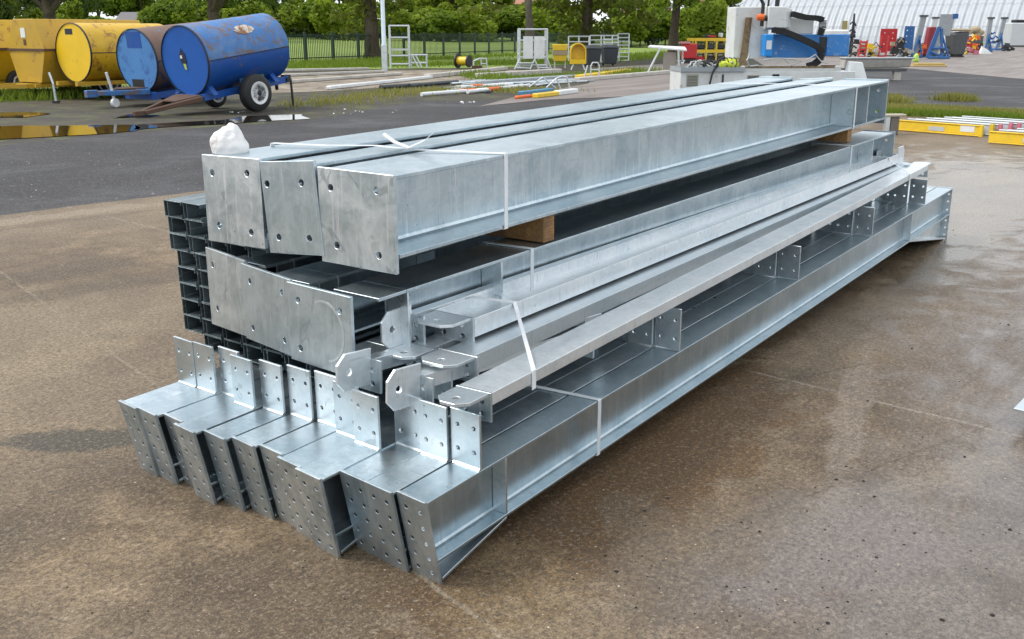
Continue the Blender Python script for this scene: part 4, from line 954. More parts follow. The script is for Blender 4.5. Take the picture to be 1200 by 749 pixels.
# ------------------------------------------------------------------ things along the verge
def bg(name, lab, cat, px, py, turn=0.0, group=None):
    p = PZ(px, py); s = depth(p)/F; t = thing(name, lab, cat, p, FACE+turn, group); return t, s
def S(s): mb = MB(); mb.M = Matrix.Scale(s, 4); return mb
M['alu'] = paint('aluminium', (.58, .61, .62), .35, metal=.4, scale=12, bump=0); M['conc'] = paint('pale precast concrete', (.50, .47, .43), .85, dirt=(.22, .20, .17), scale=3, bump=.4)
M['orange'] = paint('orange plastic', (.75, .14, .02), .45); M['yplast'] = paint('yellow plastic', (.78, .52, .02), .4, dirt=(.5, .34, .05)); M['bluep'] = paint('blue plastic', (.06, .22, .36), .4)
M['red'] = paint('red enamel', (.50, .018, .022), .4, wear=(.25, .03, .03), amt=.1); M['bin'] = paint('dark grey bin plastic', (.035, .042, .05), .5); M['lime'] = paint('lime sacking', (.42, .62, .10), .6)
M['steelblue'] = paint('blue frame paint', (.018, .11, .32), .45, wear=(.1, .12, .16), amt=.12); M['greyp'] = paint('grey sheet', (.33, .36, .38), .5, dirt=(.2, .2, .2)); M['darkp'] = paint('dark grey sheet', (.075, .082, .09), .55, dirt=(.14, .13, .12)); M['tan'] = paint('tan sacking', (.38, .31, .20), .8); M['pink'] = paint('pink wrap', (.55, .16, .22), .6)
t, s = bg('lamp_post', 'grey lamp post right beside the thick dark trunk', 'lamp post', 451, 84)
S(s).tube([(0, 0, 0), (0, 0, 30)], 3.6, 14).build('base_sleeve', M['galv'], t, smooth=True)
S(s).tube([(0, 0, 30), (0, 0, 32), (0, 0, 260)], [3.4, 2.6, 1.8], 14).build('shaft', M['galv'], t, smooth=True)
mb = S(s); mb.tube([(0, 0, 258), (0, 0, 268), (-14, 0, 274)], 1.4, 8); mb.build('arm', M['galv'], t); S(s).hexa([(-38, -5, 272), (-12, -4, 272), (-12, 4, 272), (-38, 5, 272), (-36, -4, 278), (-12, -3, 277), (-12, 3, 277), (-36, 4, 278)]).build('lantern', M['greyp'], t)
def steps(px, py, lab, wpx, hpx, xw, name='podium_steps', panel=False):
    t, s = bg(name, lab, 'podium steps', px, py, .12)
    mb = S(s)
    for x in (-wpx/2, wpx/2):
        for y in (-6, 6): mb.tube([(x, y, 0), (x, y, hpx)], 1.3, 7)
        for z in (hpx, hpx*.75, hpx*.38, hpx*.1): mb.tube([(x, -6, z), (x, 6, z)], 1, 6)
    for y in (-6, 6):
        for z in (hpx-.3, hpx*.72, hpx*.30, hpx*.1): mb.tube([(-wpx/2, y, z), (wpx/2, y, z)], 1.1, 6)
    mb.build('frame', M['alu'], t)
    mb = S(s); mb.box(-wpx/2+1, wpx/2-1, -5, 5, hpx*.42, hpx*.46); mb.build('platform', M['alu'], t)
    return t, s
t, s = steps(469, 80, 'white podium steps with a low side step, next to the lamp post', 22, 48, 1)
mb = S(s); 
for x in (13, 31):
    for y in (-5, 5): mb.tube([(x, y, 0), (x, y, 15)], 1.1, 6)
for z in (6, 15): mb.tube([(11, -5, z), (32, -5, z)], 1.1, 6); mb.tube([(11, 5, z), (32, 5, z)], 1.1, 6)
mb.tube([(14, -5.5, 15), (21, -6, 1)], 1.1, 6); mb.tube([(18, -5.5, 15), (25, -6, 1)], 1.1, 6); mb.build('side_step', M['alu'], t)
t, s = steps(624, 81, 'tall white podium steps with two white panels, before the grey trunk', 32, 45, 1)
mb = S(s); mb.box(-12, -.6, -7.6, -7.0, 12, 37); mb.box(.6, 13, -7.6, -7.0, 12, 37); mb.build('panel', M['white'], t)
mb = S(s)
for x0, x1 in ((-16, -22), (2, -4)): mb.tube([(x0, -7, 12), (x1, -8, 0)], 1.1, 6)
mb.tube([(-22, -8, 2), (-3, -8, 1)], 1, 6); mb.tube([(-18, -8, 7), (0, -8, 7)], 1, 6); mb.build('outrigger', M['alu'], t)
mb = S(s)
for x0, x1 in ((16, 21), (1, 6)): mb.tube([(x0, -7, 12), (x1, -8, 0)], 1.1, 6)
mb.tube([(5, -8, 2), (20, -8, 1)], 1, 6); mb.build('outrigger', M['alu'], t)
t, s = bg('cable_drum', 'black cable drum with yellow core lying in the grass before the railing', 'drum', 543, 80, -.5)
S(s).lathe([(-8, 8.5), (-6.6, 8.5)], 'x', 22, (0, 0, 8.5)).build('flange', M['blackmetal'], t); S(s).lathe([(7, 7), (8.4, 7)], 'x', 22, (0, 0, 8.0)).build('flange', M['blackmetal'], t)
S(s).lathe([(-6.5, 5), (6.9, 5)], 'x', 18, (0, 0, 8.2)).build('core', M['yplast'], t, smooth=True)
S(s).lathe([(-9, 4), (-8.05, 6.5)], 'x', 18, (0, 0, 8.5)).build('hub', M['greyp'], t)
t, s = bg('tube_trolley', 'small pale tube trolley right of the cable drum', 'trolley', 567, 81, .1)
mb = S(s); mb.tube([(-12, 0, 9), (-5, 0, 12), (3, 0, 12), (4, 0, 0)], 1, 6); mb.tube([(-3, 3, 11), (-2, 3, 0)], 1, 6); mb.tube([(-3, 1, 6), (4, 1, 6)], .8, 6); mb.tube([(-12, 0, 9), (-12, 0, 4)], 1, 6); mb.build('frame', M['alu'], t); S(s).box(-14, -2, -3, 3, 0, 4).build('base', M['rust'], t)
# pale precast beams laid along the verge
beams = [((330, 84), (432, 82), 3.0, 'long pale concrete kerb beam nearest the railing'), ((335, 98), (470, 88), 4.0, 'second pale concrete beam, chipped, behind the white one'), ((330, 90), (450, 85), 3.2, 'broken pale concrete beam between two longer ones'), ((385, 105), (505, 92), 4.2, 'whitish beam lying nearest the muddy strip'),
         ((500, 92), (592, 82), 5.0, 'pale concrete beam running behind the cable drum'), ((560, 92), (655, 86), 6, 'pile-edge concrete beam below the tall podium steps')]
def laid(a, b, hpx, name, lab, cat, mat, wpx=None, group=None, bev=.02):
    A_, B_ = PZ(*a), PZ(*b); s = depth(A_)/F; t = thing(name, lab, cat, A_, math.atan2((B_-A_).y, (B_-A_).x), group); L = (B_-A_).length; h = hpx*s; w_ = (wpx or hpx*1.6)*s
    MB().box(0, L, -w_/2, w_/2, .0, h).build('body', mat, t, bev); return t, L, h, w_
for a, b, h, lab in beams: laid(a, b, h, 'concrete_beam', lab, 'concrete beam', M['conc'] if 'whitish' not in lab else M['white'], None, 'precast beams along the verge')
def pole(a, b, rpx, name, lab, cat, mat, ends=None, group=None):
    A_, B_ = PZ(*a), PZ(*b); s = depth(A_)/F; t = thing(name, lab, cat, A_, math.atan2((B_-A_).y, (B_-A_).x), group); L = (B_-A_).length; r = rpx*s
    MB().tube([(0, 0, r), (L, 0, r)], r, 10).build('tube', mat, t, smooth=True)
    for x0, x1, m_ in ends or []: MB().tube([(x0*L, 0, r), (x1*L, 0, r)], r*1.15, 10).build('sleeve', m_, t, smooth=True)
    return t
pole((446, 105), (492, 102), 2.6, 'black_pipe', 'short black pipe on the dry grass, left of its pair', 'pipe', M['bin'], None, 'black pipes on the dry grass')
pole((480, 103), (536, 98), 2.4, 'black_pipe', 'black pipe on the dry grass, further right of the pair', 'pipe', M['bin'], None, 'black pipes on the dry grass')
pole((494, 113), (585, 106), 2.4, 'barrier_pole', 'whitish pole with orange bands, lowest in the heap', 'pole', M['white'], [(.55, .68, M['orange']), (.96, 1, M['orange'])], 'striped poles in the heap')
pole((534, 105), (600, 101), 2.3, 'barrier_pole', 'white pole with orange middle at the back of the heap', 'pole', M['white'], [(.28, .45, M['orange'])], 'striped poles in the heap')
pole((548, 110), (620, 102), 2.3, 'barrier_pole', 'white pole with an orange tip in the middle of the heap', 'pole', M['white'], [(.30, .44, M['orange'])], 'striped poles in the heap')
t, s = bg('hooped_stand', 'bent white tube frame hooped over the heap of poles', 'frame', 650, 108, .15)
mb = S(s); mb.tube([(-30, 2, 6), (-14, 2, 17), (2, 2, 4)], 1.1, 6); mb.tube([(-10, 0, 5), (2, 0, 16), (8, 0, 0)], 1.1, 6); mb.tube([(2, -1, 16), (8, -1, 18), (14, -1, 17), (18, -1, 4)], 1.1, 6); mb.build('frame', M['alu'], t)
laid((610, 112), (646, 108), 5, 'plastic_barrier', 'blue and white plastic barrier lying before the tube frame', 'barrier', M['bluep'])
laid((627, 115), (652, 112), 5.2, 'plastic_barrier', 'yellow plastic barrier lying lowest at the tarmac edge', 'barrier', M['yplast'])
laid((652, 112), (674, 109), 5.5, 'plastic_barrier', 'white plastic barrier at the right end of the heap', 'barrier', M['white'])
laid((605, 116), (622, 114), 3.5, 'plastic_barrier', 'small orange plastic barrier at the left end of the heap', 'barrier', M['orange'])
rr = random.Random(21)
for k in range(26):
    x = rr.uniform(520, 650); y = 109-(x-520)*.05-rr.uniform(0, 11); q = rr.uniform(28, 60)
    pole((x, y), (x+q, y-q*rr.uniform(.02, .16)), rr.uniform(1.0, 1.7), 'scaffold_tube', 'thin grey tube lying loose in the heap around the striped poles', 'tube', (M['alu'], M['galv'], M['greyp'])[k % 3], None, 'loose tubes in the heap')
for k, (x, y, c_, wh) in enumerate(((540, 107, 'orange', 'left'), (600, 104, 'orange', 'middle'), (572, 109, 'bin', 'front'))):
    t, s = bg('sandbag', '%s sandbag dropped on the %s of the pole heap' % (('orange', 'faded orange', 'dark')[k], wh), 'sandbag', x, y, .4)
    mb = S(s); bmesh.ops.create_icosphere(mb.bm, subdivisions=2, radius=1)
    for v in mb.bm.verts: v.co = V((v.co.x*5*s, v.co.y*3*s, max(0, v.co.z+.5)*2.2*s))
    mb.build('body', M[c_], t, smooth=True)
    S(s).tube([(-3, -1, 3.1), (0, -1.2, 3.6), (3, -1, 3.1)], .3, 6).build('tie', M['white'], t)
laid((560, 101), (672, 93), 6, 'netting_roll', 'long grey rolled netting behind the heap of poles', 'netting', M['greyp'])
laid((676, 96), (790, 86), 5, 'kerb_beam', 'weathered concrete kerb along the pale pavement', 'kerb', M['conc'])
laid((678, 94), (736, 86), 6, 'yellow_beam', 'long yellow ladder beam lying right of the seat shells', 'beam', M['yplast'])
# yellow plastic seats / shells
def shell(px, py, hpx, lab, deep):
    t, s = bg('yellow_chute', lab, 'chute', px, py, .0, 'yellow chute sections stored upright')
    mb = S(s); P_ = []
    r = hpx*.36
    for k in range(13):
        a = math.pi*k/12; P_.append((r*math.cos(a), 7+hpx*.55+r*math.sin(a)))
    outer = [(-r, 8)]+P_[::-1]+[(r, 8)]; inner = [(x*.86, 8+(z-8)*.93) for x, z in outer]
    mb.extrude(outer, lambda p: (p[0], 5, p[1]), lambda p: (p[0], 6, p[1]))
    for a, b, c2, d2 in zip(outer, outer[1:], inner[1:], inner): mb.hexa([(a[0], -5, a[1]), (b[0], -5, b[1]), (b[0], 5, b[1]), (a[0], 5, a[1]), (d2[0], -5, d2[1]), (c2[0], -5, c2[1]), (c2[0], 5, c2[1]), (d2[0], 5, d2[1])])
    mb.build('shell', M['yplast'], t, smooth=True)
    mb = S(s); mb.box(-r, r, -5.5, 4.5, 7, 12); mb.build('lip', M['yellow_bright'], t)
    mb = S(s)
    for x0, x1 in ((-5, -8), (5, 8)): mb.tube([(x0, -3, 7), (x1, -4, 0)], .9, 6)
    mb.build('stand', M['alu'], t)
shell(677, 82, 26, 'hooped yellow chute section on white legs, the right of two', 1)
t, s = bg('yellow_basket', 'yellow and cream stacked tubs on legs, left of the hooped chute', 'tub', 656, 80)
mb = S(s); mb.extrude([(-8, 20), (8, 20), (9, 27), (-9, 27)], lambda p: (p[0], -5, p[1]), lambda p: (p[0], 5, p[1])); mb.extrude([(-7, 8), (7, 8), (8, 15), (-8, 15)], lambda p: (p[0], -5, p[1]), lambda p: (p[0], 5, p[1])); mb.build('tub', M['yplast'], t, .02)
S(s).box(-9, 9, -5.5, 5.5, 15.05, 19.9).build('liner', M['tan'], t); mb = S(s)
for x in (-6, 6): mb.tube([(x, 0, 8), (x, 0, 0)], 1, 6)
mb.build('leg', M['alu'], t)
def panel(px, py, w_, h, lab, nx, nz, turn=0):
    t, s = bg('tower_frame', lab, 'tower frame', px, py, turn, 'white tower frames leaning by the bins'); mb = S(s)
    for i in range(nx+1): mb.tube([(-w_/2+w_*i/nx, 0, 0), (-w_/2+w_*i/nx, 3, h)], .8, 6)
    for k in range(nz+1): mb.tube([(-w_/2, 3*k/nz, h*k/nz), (w_/2, 3*k/nz, h*k/nz)], .9, 6)
    mb.build('frame', M['alu'], t)
panel(678, 74, 24, 30, 'white tower frame behind the hooped chute', 2, 5); panel(704, 73, 26, 30, 'white tower frame rising behind the dark bins', 2, 6); panel(730, 71, 13, 30, 'narrow ladder-like white frame right of the dark bins', 1, 7); panel(717, 72, 20, 29, 'white slatted frame between two others', 1, 7, .5)
def wbin(px, py, lab):
    t, s = bg('wheelie_bin', lab, 'bin', px, py, .2, 'dark wheeled bins')
    mb = S(s); mb.hexa([(-7, -6, 2), (7, -6, 2), (7, 6, 2), (-7, 6, 2), (-9, -8, 20), (9, -8, 20), (9, 8, 20), (-9, 8, 20)]); mb.build('body', M['bin'], t, .03)
    mb = S(s); mb.hexa([(-10, -9, 20.2), (10, -9, 20.2), (10, 9, 20.2), (-10, 9, 20.2), (-8, -6, 23), (8, -6, 23), (8, 7, 24), (-8, 7, 24)]); mb.build('lid', M['bin'], t, .03)
    mb = S(s)
    for x in (-6, 6): mb.lathe([(-.8, 2), (.8, 2)], 'x', 12, (x, 6, 2))
    mb.build('wheel', M['black'], t)
wbin(694, 78, 'dark grey wheeled bin nearer the hooped chute'); wbin(714, 77, 'dark grey wheeled bin with domed lid, on the right')
t, s = bg('tube_trolley', 'hooped white tube trolley standing on the yellow beam end', 'trolley', 697, 94, .1)
mb = S(s); mb.tube([(-5, 0, 0), (-5, 0, 16), (-3, 0, 20), (3, 0, 20), (5, 0, 16), (5, 0, 0)], .9, 6); mb.tube([(-5, 0, 12), (5, 0, 12)], .8, 6); mb.tube([(-14, -1, 0), (-9, -1, 17)], .9, 6); mb.tube([(-20, -1, 1), (-4, -1, 3)], .9, 6); mb.build('frame', M['alu'], t)
t, s = bg('tilted_table', 'white folding table tilted on splayed legs beside the pavement', 'table', 780, 86, .1)
mb = S(s); mb.hexa([(-24, -8, 29), (22, -8, 25), (24, 8, 28), (-18, 8, 30), (-24, -8, 31), (22, -8, 27), (24, 8, 30), (-18, 8, 32)]); mb.build('top', M['white'], t, .01)
mb = S(s); mb.tube([(-9, -7, 29), (-23, -7, 1)], 1.3, 6); mb.tube([(12, -7, 27), (14, -7, 1)], 1.3, 6); mb.tube([(-23, -7, 1), (14, -7, 1)], 1.2, 6); mb.tube([(20, 5, 27), (21, 5, 14)], 1.1, 6); mb.tube([(14, 6, 14), (24, 6, 14)], 1, 6); mb.build('leg_frame', M['alu'], t)
S(s).box(-4, 11, -3, -2, 4, 24).build('mesh_panel', paint('taupe mesh', (.30, .27, .23), .8), t)
t, s = bg('generator', 'dark red generator under the left end of the yellow rack', 'generator', 806, 74, .1)
mb = S(s); mb.box(-8, 9, -6, 6, 5, 22); mb.build('body', M['red'], t, .05); S(s).box(-11, 0, -7, 5, 22.1, 24.5).build('hood', paint('pale red hood', (.55, .25, .24), .5), t); mb = S(s); mb.box(-9, 10, -5, 5, 0, 4.9); mb.build('base', M['blackmetal'], t)
t, s = bg('storage_rack', 'two-tier yellow storage rack full of dark machines', 'rack', 834, 72, .1)
mb = S(s)
for x in (-22, -9, 3, 15, 29):
    for y in (-6, 6): mb.box(x-.9, x+.9, y-.8, y+.8, 0, 26)
for z in (10, 23): mb.box(-29, 32, -7, -5.2, z, z+3.4); mb.box(-29, 32, 5.2, 7, z, z+3.4)
mb.build('frame', M['yplast'], t)
for k, (x, z, w_, h, m_) in enumerate(((-15, 0, 10, 8, 'red'), (-3, 0, 9, 9, 'blackmetal'), (9, 0, 10, 9, 'bin'), (22, 0, 11, 9, 'blackmetal'), (-15, 13.5, 10, 8, 'blackmetal'), (-3, 13.5, 9, 9, 'bin'), (9, 13.5, 9, 8, 'blackmetal'), (22, 13.5, 10, 9, 'red'), (-2, 26.5, 8, 4, 'red'), (9, 26.5, 3, 8, 'white'), (-9, 26.5, 4, 4, 'bin'))):
    u = thing('boxed_machine', '%s machine in the yellow rack, %s' % (('dark', 'red')[m_ == 'red'] if m_ != 'white' else 'white upright', ['lower tier far left', 'lower tier, second bay', 'lower tier, third bay', 'lower tier far right', 'upper tier far left', 'upper tier, second bay', 'upper tier, third bay', 'upper tier far right', 'on top near the middle', 'on top right', 'on top left'][k]), 'machine', t.location+t.matrix_basis.to_3x3() @ V((x*s, 0, z*s)), FACE+.1, 'machines stored in the yellow rack')
    mb = S(s); mb.box(-w_/2, w_/2, -5, 4.5, .6, h*.7); mb.build('casing', M[m_], u, .04); mb = S(s); mb.tube([(-w_*.4, -4, h*.7), (-w_*.3, -4, h), (w_*.3, -4, h), (w_*.4, -4, h*.7)], .6, 6); mb.build('handle', M['blackmetal'], u); S(s).box(-w_/2-.3, w_/2+.3, -4, 4, .05, .58).build('foot', M['rust'], u)
# ------------------------------------------------------------------ cutting machine
M['machine'] = paint('off-white machine paint', (.66, .68, .67), .4, dirt=(.46, .45, .40), scale=2.5, wear=(.25, .17, .10), amt=.03, bump=0)
M['machine_blue'] = paint('machine blue paint', (.03, .20, .55), .4, dirt=(.10, .24, .45), wear=(.4, .45, .5), amt=.12, scale=3); M['bluebox'] = paint('bright blue cabinet', (.01, .24, .66), .35)
M['ochre'] = paint('ochre rusty post', (.24, .17, .085), .7, wear=(.12, .07, .04), amt=.3); M['grille'] = paint('beige grille', (.36, .35, .28), .6); M['hose'] = paint('grey hose', (.45, .47, .46), .45); M['hivis'] = paint('lime sheet', (.50, .58, .03), .5)
t, s = bg('cutting_machine', 'large white and blue cutting machine with gantry behind the beam stack', 'machine', 800, 112, .06)
c_ = S(s); c_.box(-3, 205, 2, 60, -2, 27); c_.build('cabinet', M['machine'], t, .01)
for x0, x1, z0, z1 in ((4, 18, 10, 24), (76, 92, 14, 23)):
    v_ = MB(); v_.M = Matrix.Scale(s, 4); v_.box(x0, x1, 1.2, 1.9, z0, z1); g = v_.build('vent', M['grille'], t)
    v_ = S(s)
    for k in range(7): v_.box(x0+1, x1-1, .9, 1.15, z0+1.2+k*(z1-z0-2)/7, z0+1.9+k*(z1-z0-2)/7)
    v_.build('slat', M['darkp'], g)
S(s).box(106, 114, 1.2, 1.95, 16, 24).build('control_slot', M['blackmetal'], t)
S(s).box(46, 48, 1.0, 1.9, 10, 24).build('door_handle', M['blackmetal'], t)
S(s).box(4, 26, 1.5, 1.95, 2, 6).build('plate', M['greyp'], t)
# bed with trays and cables
tr = S(s); tr.box(-4, 72, -1, 58, 27.05, 30); 
for y in (-1, 57): tr.box(-4, 72, y, y+1, 30.001, 32)
for x in (-4, 71): tr.box(x, x+1, 0.01, 56.99, 30.001, 32)
tr.build('tray', M['greyp'], t)
rr = random.Random(3)
cb = S(s)
for k in range(26):
    x, y = rr.uniform(4, 64), rr.uniform(4, 50); a = rr.uniform(0, 6.28)
    cb.tube([(x+math.cos(a+q)*rr.uniform(3, 9), y+math.sin(a+q)*rr.uniform(3, 9), 31+rr.uniform(0, 9)) for q in (0, .8, 1.6, 2.4)], rr.uniform(.5, 1.0), 6)
cb.build('cable_heap', M['blackmetal'], t)
cb = S(s)
for k in range(14):
    x, y = rr.uniform(4, 64), rr.uniform(2, 40); a = rr.uniform(0, 6.28)
    cb.tube([(x+math.cos(a+q)*rr.uniform(3, 9), y+math.sin(a+q)*rr.uniform(3, 9), 31+rr.uniform(0, 9)) for q in (0, .8, 1.6, 2.4)], rr.uniform(.7, 1.2), 6)
cb.build('hose_heap', M['hose'], t)
S(s).tube([(47, -2, 44), (40, -2.4, 40), (33, -2.2, 24), (30, -2, 8)], 1.1, 8).build('hanging_cable', M['black'], t, smooth=True)
tb = thing('lime_bag', 'lime-yellow strapped bag lying on the machine tray', 'bag', t.location+t.matrix_basis.to_3x3() @ V((57*s, 12*s, 30*s)), FACE)
mb = S(s); bmesh.ops.create_icosphere(mb.bm, subdivisions=3, radius=1)
for v in mb.bm.verts:
    k = 1+.2*mn.noise(v.co*1.8); v.co = V((v.co.x*12*k*s, v.co.y*9*k*s, max(0, (v.co.z+.75)*6.5*k)*s))
mb.build('sack', M['hivis'], tb, smooth=True)
mb = S(s)
for x in (-5, 0, 5): mb.tube([(x, -8.6, 2), (x+2, -7.5, 8), (x+1, -3, 12), (x, 3, 12.5)], .6, 6)
mb.build('strap', M['black'], tb)
# gantry
S(s).box(63.5, 104, 24, 60, 41.05, 100).build('gantry_cabinet', M['machine'], t, .02)
S(s).hexa([(70, 20, 27.1), (78, 20, 27.1), (80, 23.5, 27.1), (72, 23.5, 27.1), (75, 20, 88), (82, 20, 88), (84, 23.5, 88), (76, 23.5, 88)]).build('gantry_post', M['ochre'], t)
hd = S(s); hd.hexa([(98, 8, 76), (120, 8, 76), (129, 20, 76), (98, 20, 76), (98, 8, 100), (118, 8, 100), (129, 20, 98), (98, 20, 101)]); hd.box(98, 130, 20.05, 40, 74, 98); hd.build('head_box', M['machine'], t, .02)
mb = S(s); mb.tube([(93, 14, 78), (93, 14, 104)], 2.2, 8); mb.tube([(88, 14, 112), (94, 14, 101)], 2, 8); mb.tube([(99, 14, 100), (100, 14, 122)], 1.3, 8); mb.tube([(110, 16, 99), (111, 16, 128)], 2.8, 8); mb.build('torch_tube', M['blackmetal'], t)
mb = S(s); mb.lathe([(86, 3), (90, 4), (94, 4)], 'x', 14, (0, 12, 88)); mb.build('red_knob', M['orange'], t); mb = S(s); mb.lathe([(94.1, 3.4), (102, 2.8)], 'x', 12, (0, 12, 87)); mb.build('black_knob', M['blackmetal'], t)
S(s).box(95, 105, 4, 20, 44, 69).build('blue_cabinet', M['bluebox'], t, .02); S(s).box(97, 103, 3.4, 3.95, 52, 62).build('label_plate', M['white'], t)
S(s).box(105.2, 172, 26, 40, 42, 69).build('cross_beam', M['machine_blue'], t, .02); S(s).box(176, 203, 22, 44, 44, 69).build('end_carriage', M['machine_blue'], t, .02); S(s).box(168, 176, 24, 42, 52, 66).build('motor', M['blackmetal'], t)
S(s).box(118, 160, 28, 40, 69.1, 88).build('cover', M['machine'], t, .02)
def chain(pts, w_, th, lab, seed):
    P_ = [V(p) for p in pts]; Q = []
    for a, b in zip(P_, P_[1:]):
        for k in range(6): Q.append(a.lerp(b, k/6))
    Q.append(P_[-1]); mb = S(s)
    for a, b in zip(Q, Q[1:]):
        d_ = (b-a); e = d_.normalized()*.35; n_ = V((0, 1, 0)).cross(d_).normalized()*th/2
        mb.hexa([tuple(x) for x in (a+e-n_, b-e*0-n_, b-e*0-n_+V((0, w_, 0)), a+e-n_+V((0, w_, 0)), a+e+n_, b+n_, b+n_+V((0, w_, 0)), a+e+n_+V((0, w_, 0)))])
    return mb.build('cable_chain', M['black'], t)
chain([(105, 6, 74), (118, 6, 72), (135, 6, 66), (152, 6, 59), (162, 6, 54), (166, 6, 47), (164, 6, 40), (158, 6, 35), (150, 6, 33)], 9, 6.5, '', 1)
chain([(128, 12, 92), (145, 12, 88), (160, 12, 87), (166, 12, 85), (166, 12, 76), (164, 12, 68)], 8, 6, '', 2)
rl_ = S(s); rl_.box(72.5, 188, 3, 22, 27.1, 33); rl_.build('bed_rail', M['machine'], t, .01); S(s).box(72.5, 180, 2.4, 2.9, 31, 33.2).build('rail_edge', M['ochre'], t)
mb = S(s)
mb.tube([(78, 2, 46), (74, 1.5, 40), (78, 1.5, 33), (88, 1.5, 34)], 1.0, 6); mb.tube([(95, 5, 40), (110, 4, 42), (130, 4, 41), (140, 4, 38), (128, 4, 34)], .9, 6); mb.tube([(108, 4, 36), (118, 4, 42), (126, 4, 36)], .8, 6); mb.tube([(146, 4, 40), (156, 4, 46), (164, 4, 38), (172, 4, 36)], .8, 6)
mb.build('hose', M['hose'], t, smooth=True)
mb = S(s); mb.box(160, 186, 6, 20, 20, 27); mb.box(164, 182, 5, 6, 24, 34); mb.build('rusty_bracket', M['rust'], t)
# white cone sheet and pale tray beyond
t, s = bg('plastic_hopper', 'tapered white plastic hopper peeping over the beam stack', 'hopper', 999, 110)
S(s).hexa([(-12, -8, 14), (14, -8, 14), (14, 8, 14), (-12, 8, 14), (-8, -5, 37), (7, -5, 36), (7, 5, 36), (-8, 5, 37)]).build('body', M['white'], t, .02); S(s).box(-9, 10, -6, 6, 0, 13.9).build('base', M['greyp'], t)
t, s = bg('pale_trough', 'long pale grey trough on a low frame right of the machine', 'trough', 1030, 94, .03)
mb = S(s); mb.extrude([(-10, 24), (10, 24), (6, 13), (-6, 13)], lambda p: (-45, p[0], p[1]), lambda p: (33, p[0], p[1]+(2 if p[1] < 20 else 0))); mb.build('trough', M['conc'], t, .03)
S(s).box(-46, 36, -11, 11, 24.05, 26).build('rim', M['greyp'], t, .02); S(s).box(-45, 30, -5, 5, 10, 12.9).build('frame', M['darkp'], t); mb = S(s)
for x in (-30, 20): mb.box(x-4, x+4, -4, 4, 0, 9.9)
mb.build('leg', M['conc'], t)
t, s = bg('white_tank', 'low white tank by the warehouse wall, left of the black stand', 'tank', 978, 66)
S(s).box(-12, 12, -8, 8, 12, 30).build('body', M['white'], t, .1); S(s).box(-13, 13, -9, 9, 0, 11.9).build('base', M['bin'], t)
t, s = bg('notice_board', 'upright ochre board by the warehouse wall', 'board', 987, 62)
S(s).box(-3, 3, -.6, .6, 18, 36).build('board', paint('ochre board', (.36, .30, .11), .7), t); S(s).box(-.8, .8, .65, 1.8, 0, 34).build('post', M['blackmetal'], t)
t, s = bg('black_stand', 'tall black jagged stand by the warehouse wall', 'stand', 996, 64)
mb = S(s); mb.tube([(1, 0, 46), (1, 0, 30), (0, 0, 0)], [1, 1.6, 2.4], 6)
for z in (38, 30, 25): mb.tube([(-3, 0, z-4), (1, 0, z), (4, 0, z-6)], 1, 6)
mb.tube([(-4, 0, 20), (4, 0, 22)], 2, 6); mb.build('frame', M['blackmetal'], t)

# ------------------------------------------------------------------ hire equipment in front of the warehouse
G = 'hire equipment lined up before the warehouse'
def leaner(px, py, w_, h, lean, lab, m_):
    t, s = bg('leaning_frame', lab, 'frame', px, py, 0, G); mb = S(s)
    for x in (-w_/2, w_/2-1.6): mb.hexa([(x, -1, 0), (x+1.6, -1, 0), (x+1.6, 1, 0), (x, 1, 0), (x+lean, 3, h), (x+1.6+lean, 3, h), (x+1.6+lean, 5, h), (x+lean, 5, h)])
    mb.build('side_rail', M[m_], t); mb = S(s)
    for k in range(5): q = (k+.5)/5; mb.box(-w_/2+1.7+lean*q, w_/2-1.7+lean*q, 4*q-.6, 4*q+.6, h*q-1, h*q+1)
    mb.build('rung', M[m_], t); return t, s
leaner(1009, 69, 9, 21, 3, 'red leaning frame nearest the trough', 'red'); leaner(1033, 69, 10, 26, 3, 'red leaning frame before the tall red board', 'red')
def peg(px, py, w_, h, lab, m_, name='board', cat='board', foot='blackmetal'):
    t, s = bg(name, lab, cat, px, py, 0, G); mb = S(s); hs_ = [ngon(x, z, .9, 8) for x in (-w_*.25, w_*.25) for z in (h*.45, h*.65, h*.85)]
    mb.plate([(-w_/2, h*.18), (w_/2, h*.18), (w_/2, h), (-w_/2, h)], hs_, lambda p: (p[0], -.7, p[1]), lambda p: (p[0], .7, p[1])); mb.build('panel', M[m_], t)
    mb = S(s); mb.box(-w_/2+.5, -w_/2+2, .8, 3, 0, h*.9); mb.box(w_/2-2, w_/2-.5, .8, 3, 0, h*.9); mb.build('post', M[m_], t); S(s).box(-w_/2, w_/2, -4, 6, -.2, 1.2).build('foot', M[foot], t)
peg(1039, 66, 19, 31, 'tall red drilled board among the equipment', 'red'); peg(1063, 64, 11, 32, 'blue panel stand left of the leaning mast', 'steelblue')
def clump(px, py, w_, h, lab, mats, seed, name='equipment_pile', cat='equipment'):
    t, s = bg(name, lab, cat, px, py, 0, G); rr = random.Random(seed)
    for i, m_ in enumerate(mats):
        mb = S(s)
        for k in range(5 if i != 3 else 1):
            x = rr.uniform(-w_/2, w_/2); z = rr.uniform(0, h*.65); a = rr.uniform(1.5, w_*.28); y = rr.uniform(-6, 6); q = rr.uniform(-.4, .4)
            if rr.random() < .45: mb.tube([(x-a, y, z), (x, y, z+a*1.2), (x+a, y, z+rr.uniform(0, a))], rr.uniform(.6, 1.2), 6)
            else: mb.hexa([(x-a*.7, y-2, z), (x+a*.7, y-2, z+q*2), (x+a*.7, y+2, z+q*2), (x-a*.7, y+2, z), (x-a*.6+q*2, y-2, z+a*1.3), (x+a*.6+q*2, y-2, z+a*1.2), (x+a*.6+q*2, y+2, z+a*1.2), (x-a*.6+q*2, y+2, z+a*1.3)])
        mb.build(('body', 'hose', 'casing', 'frame_piece')[i % 4], M[m_], t)
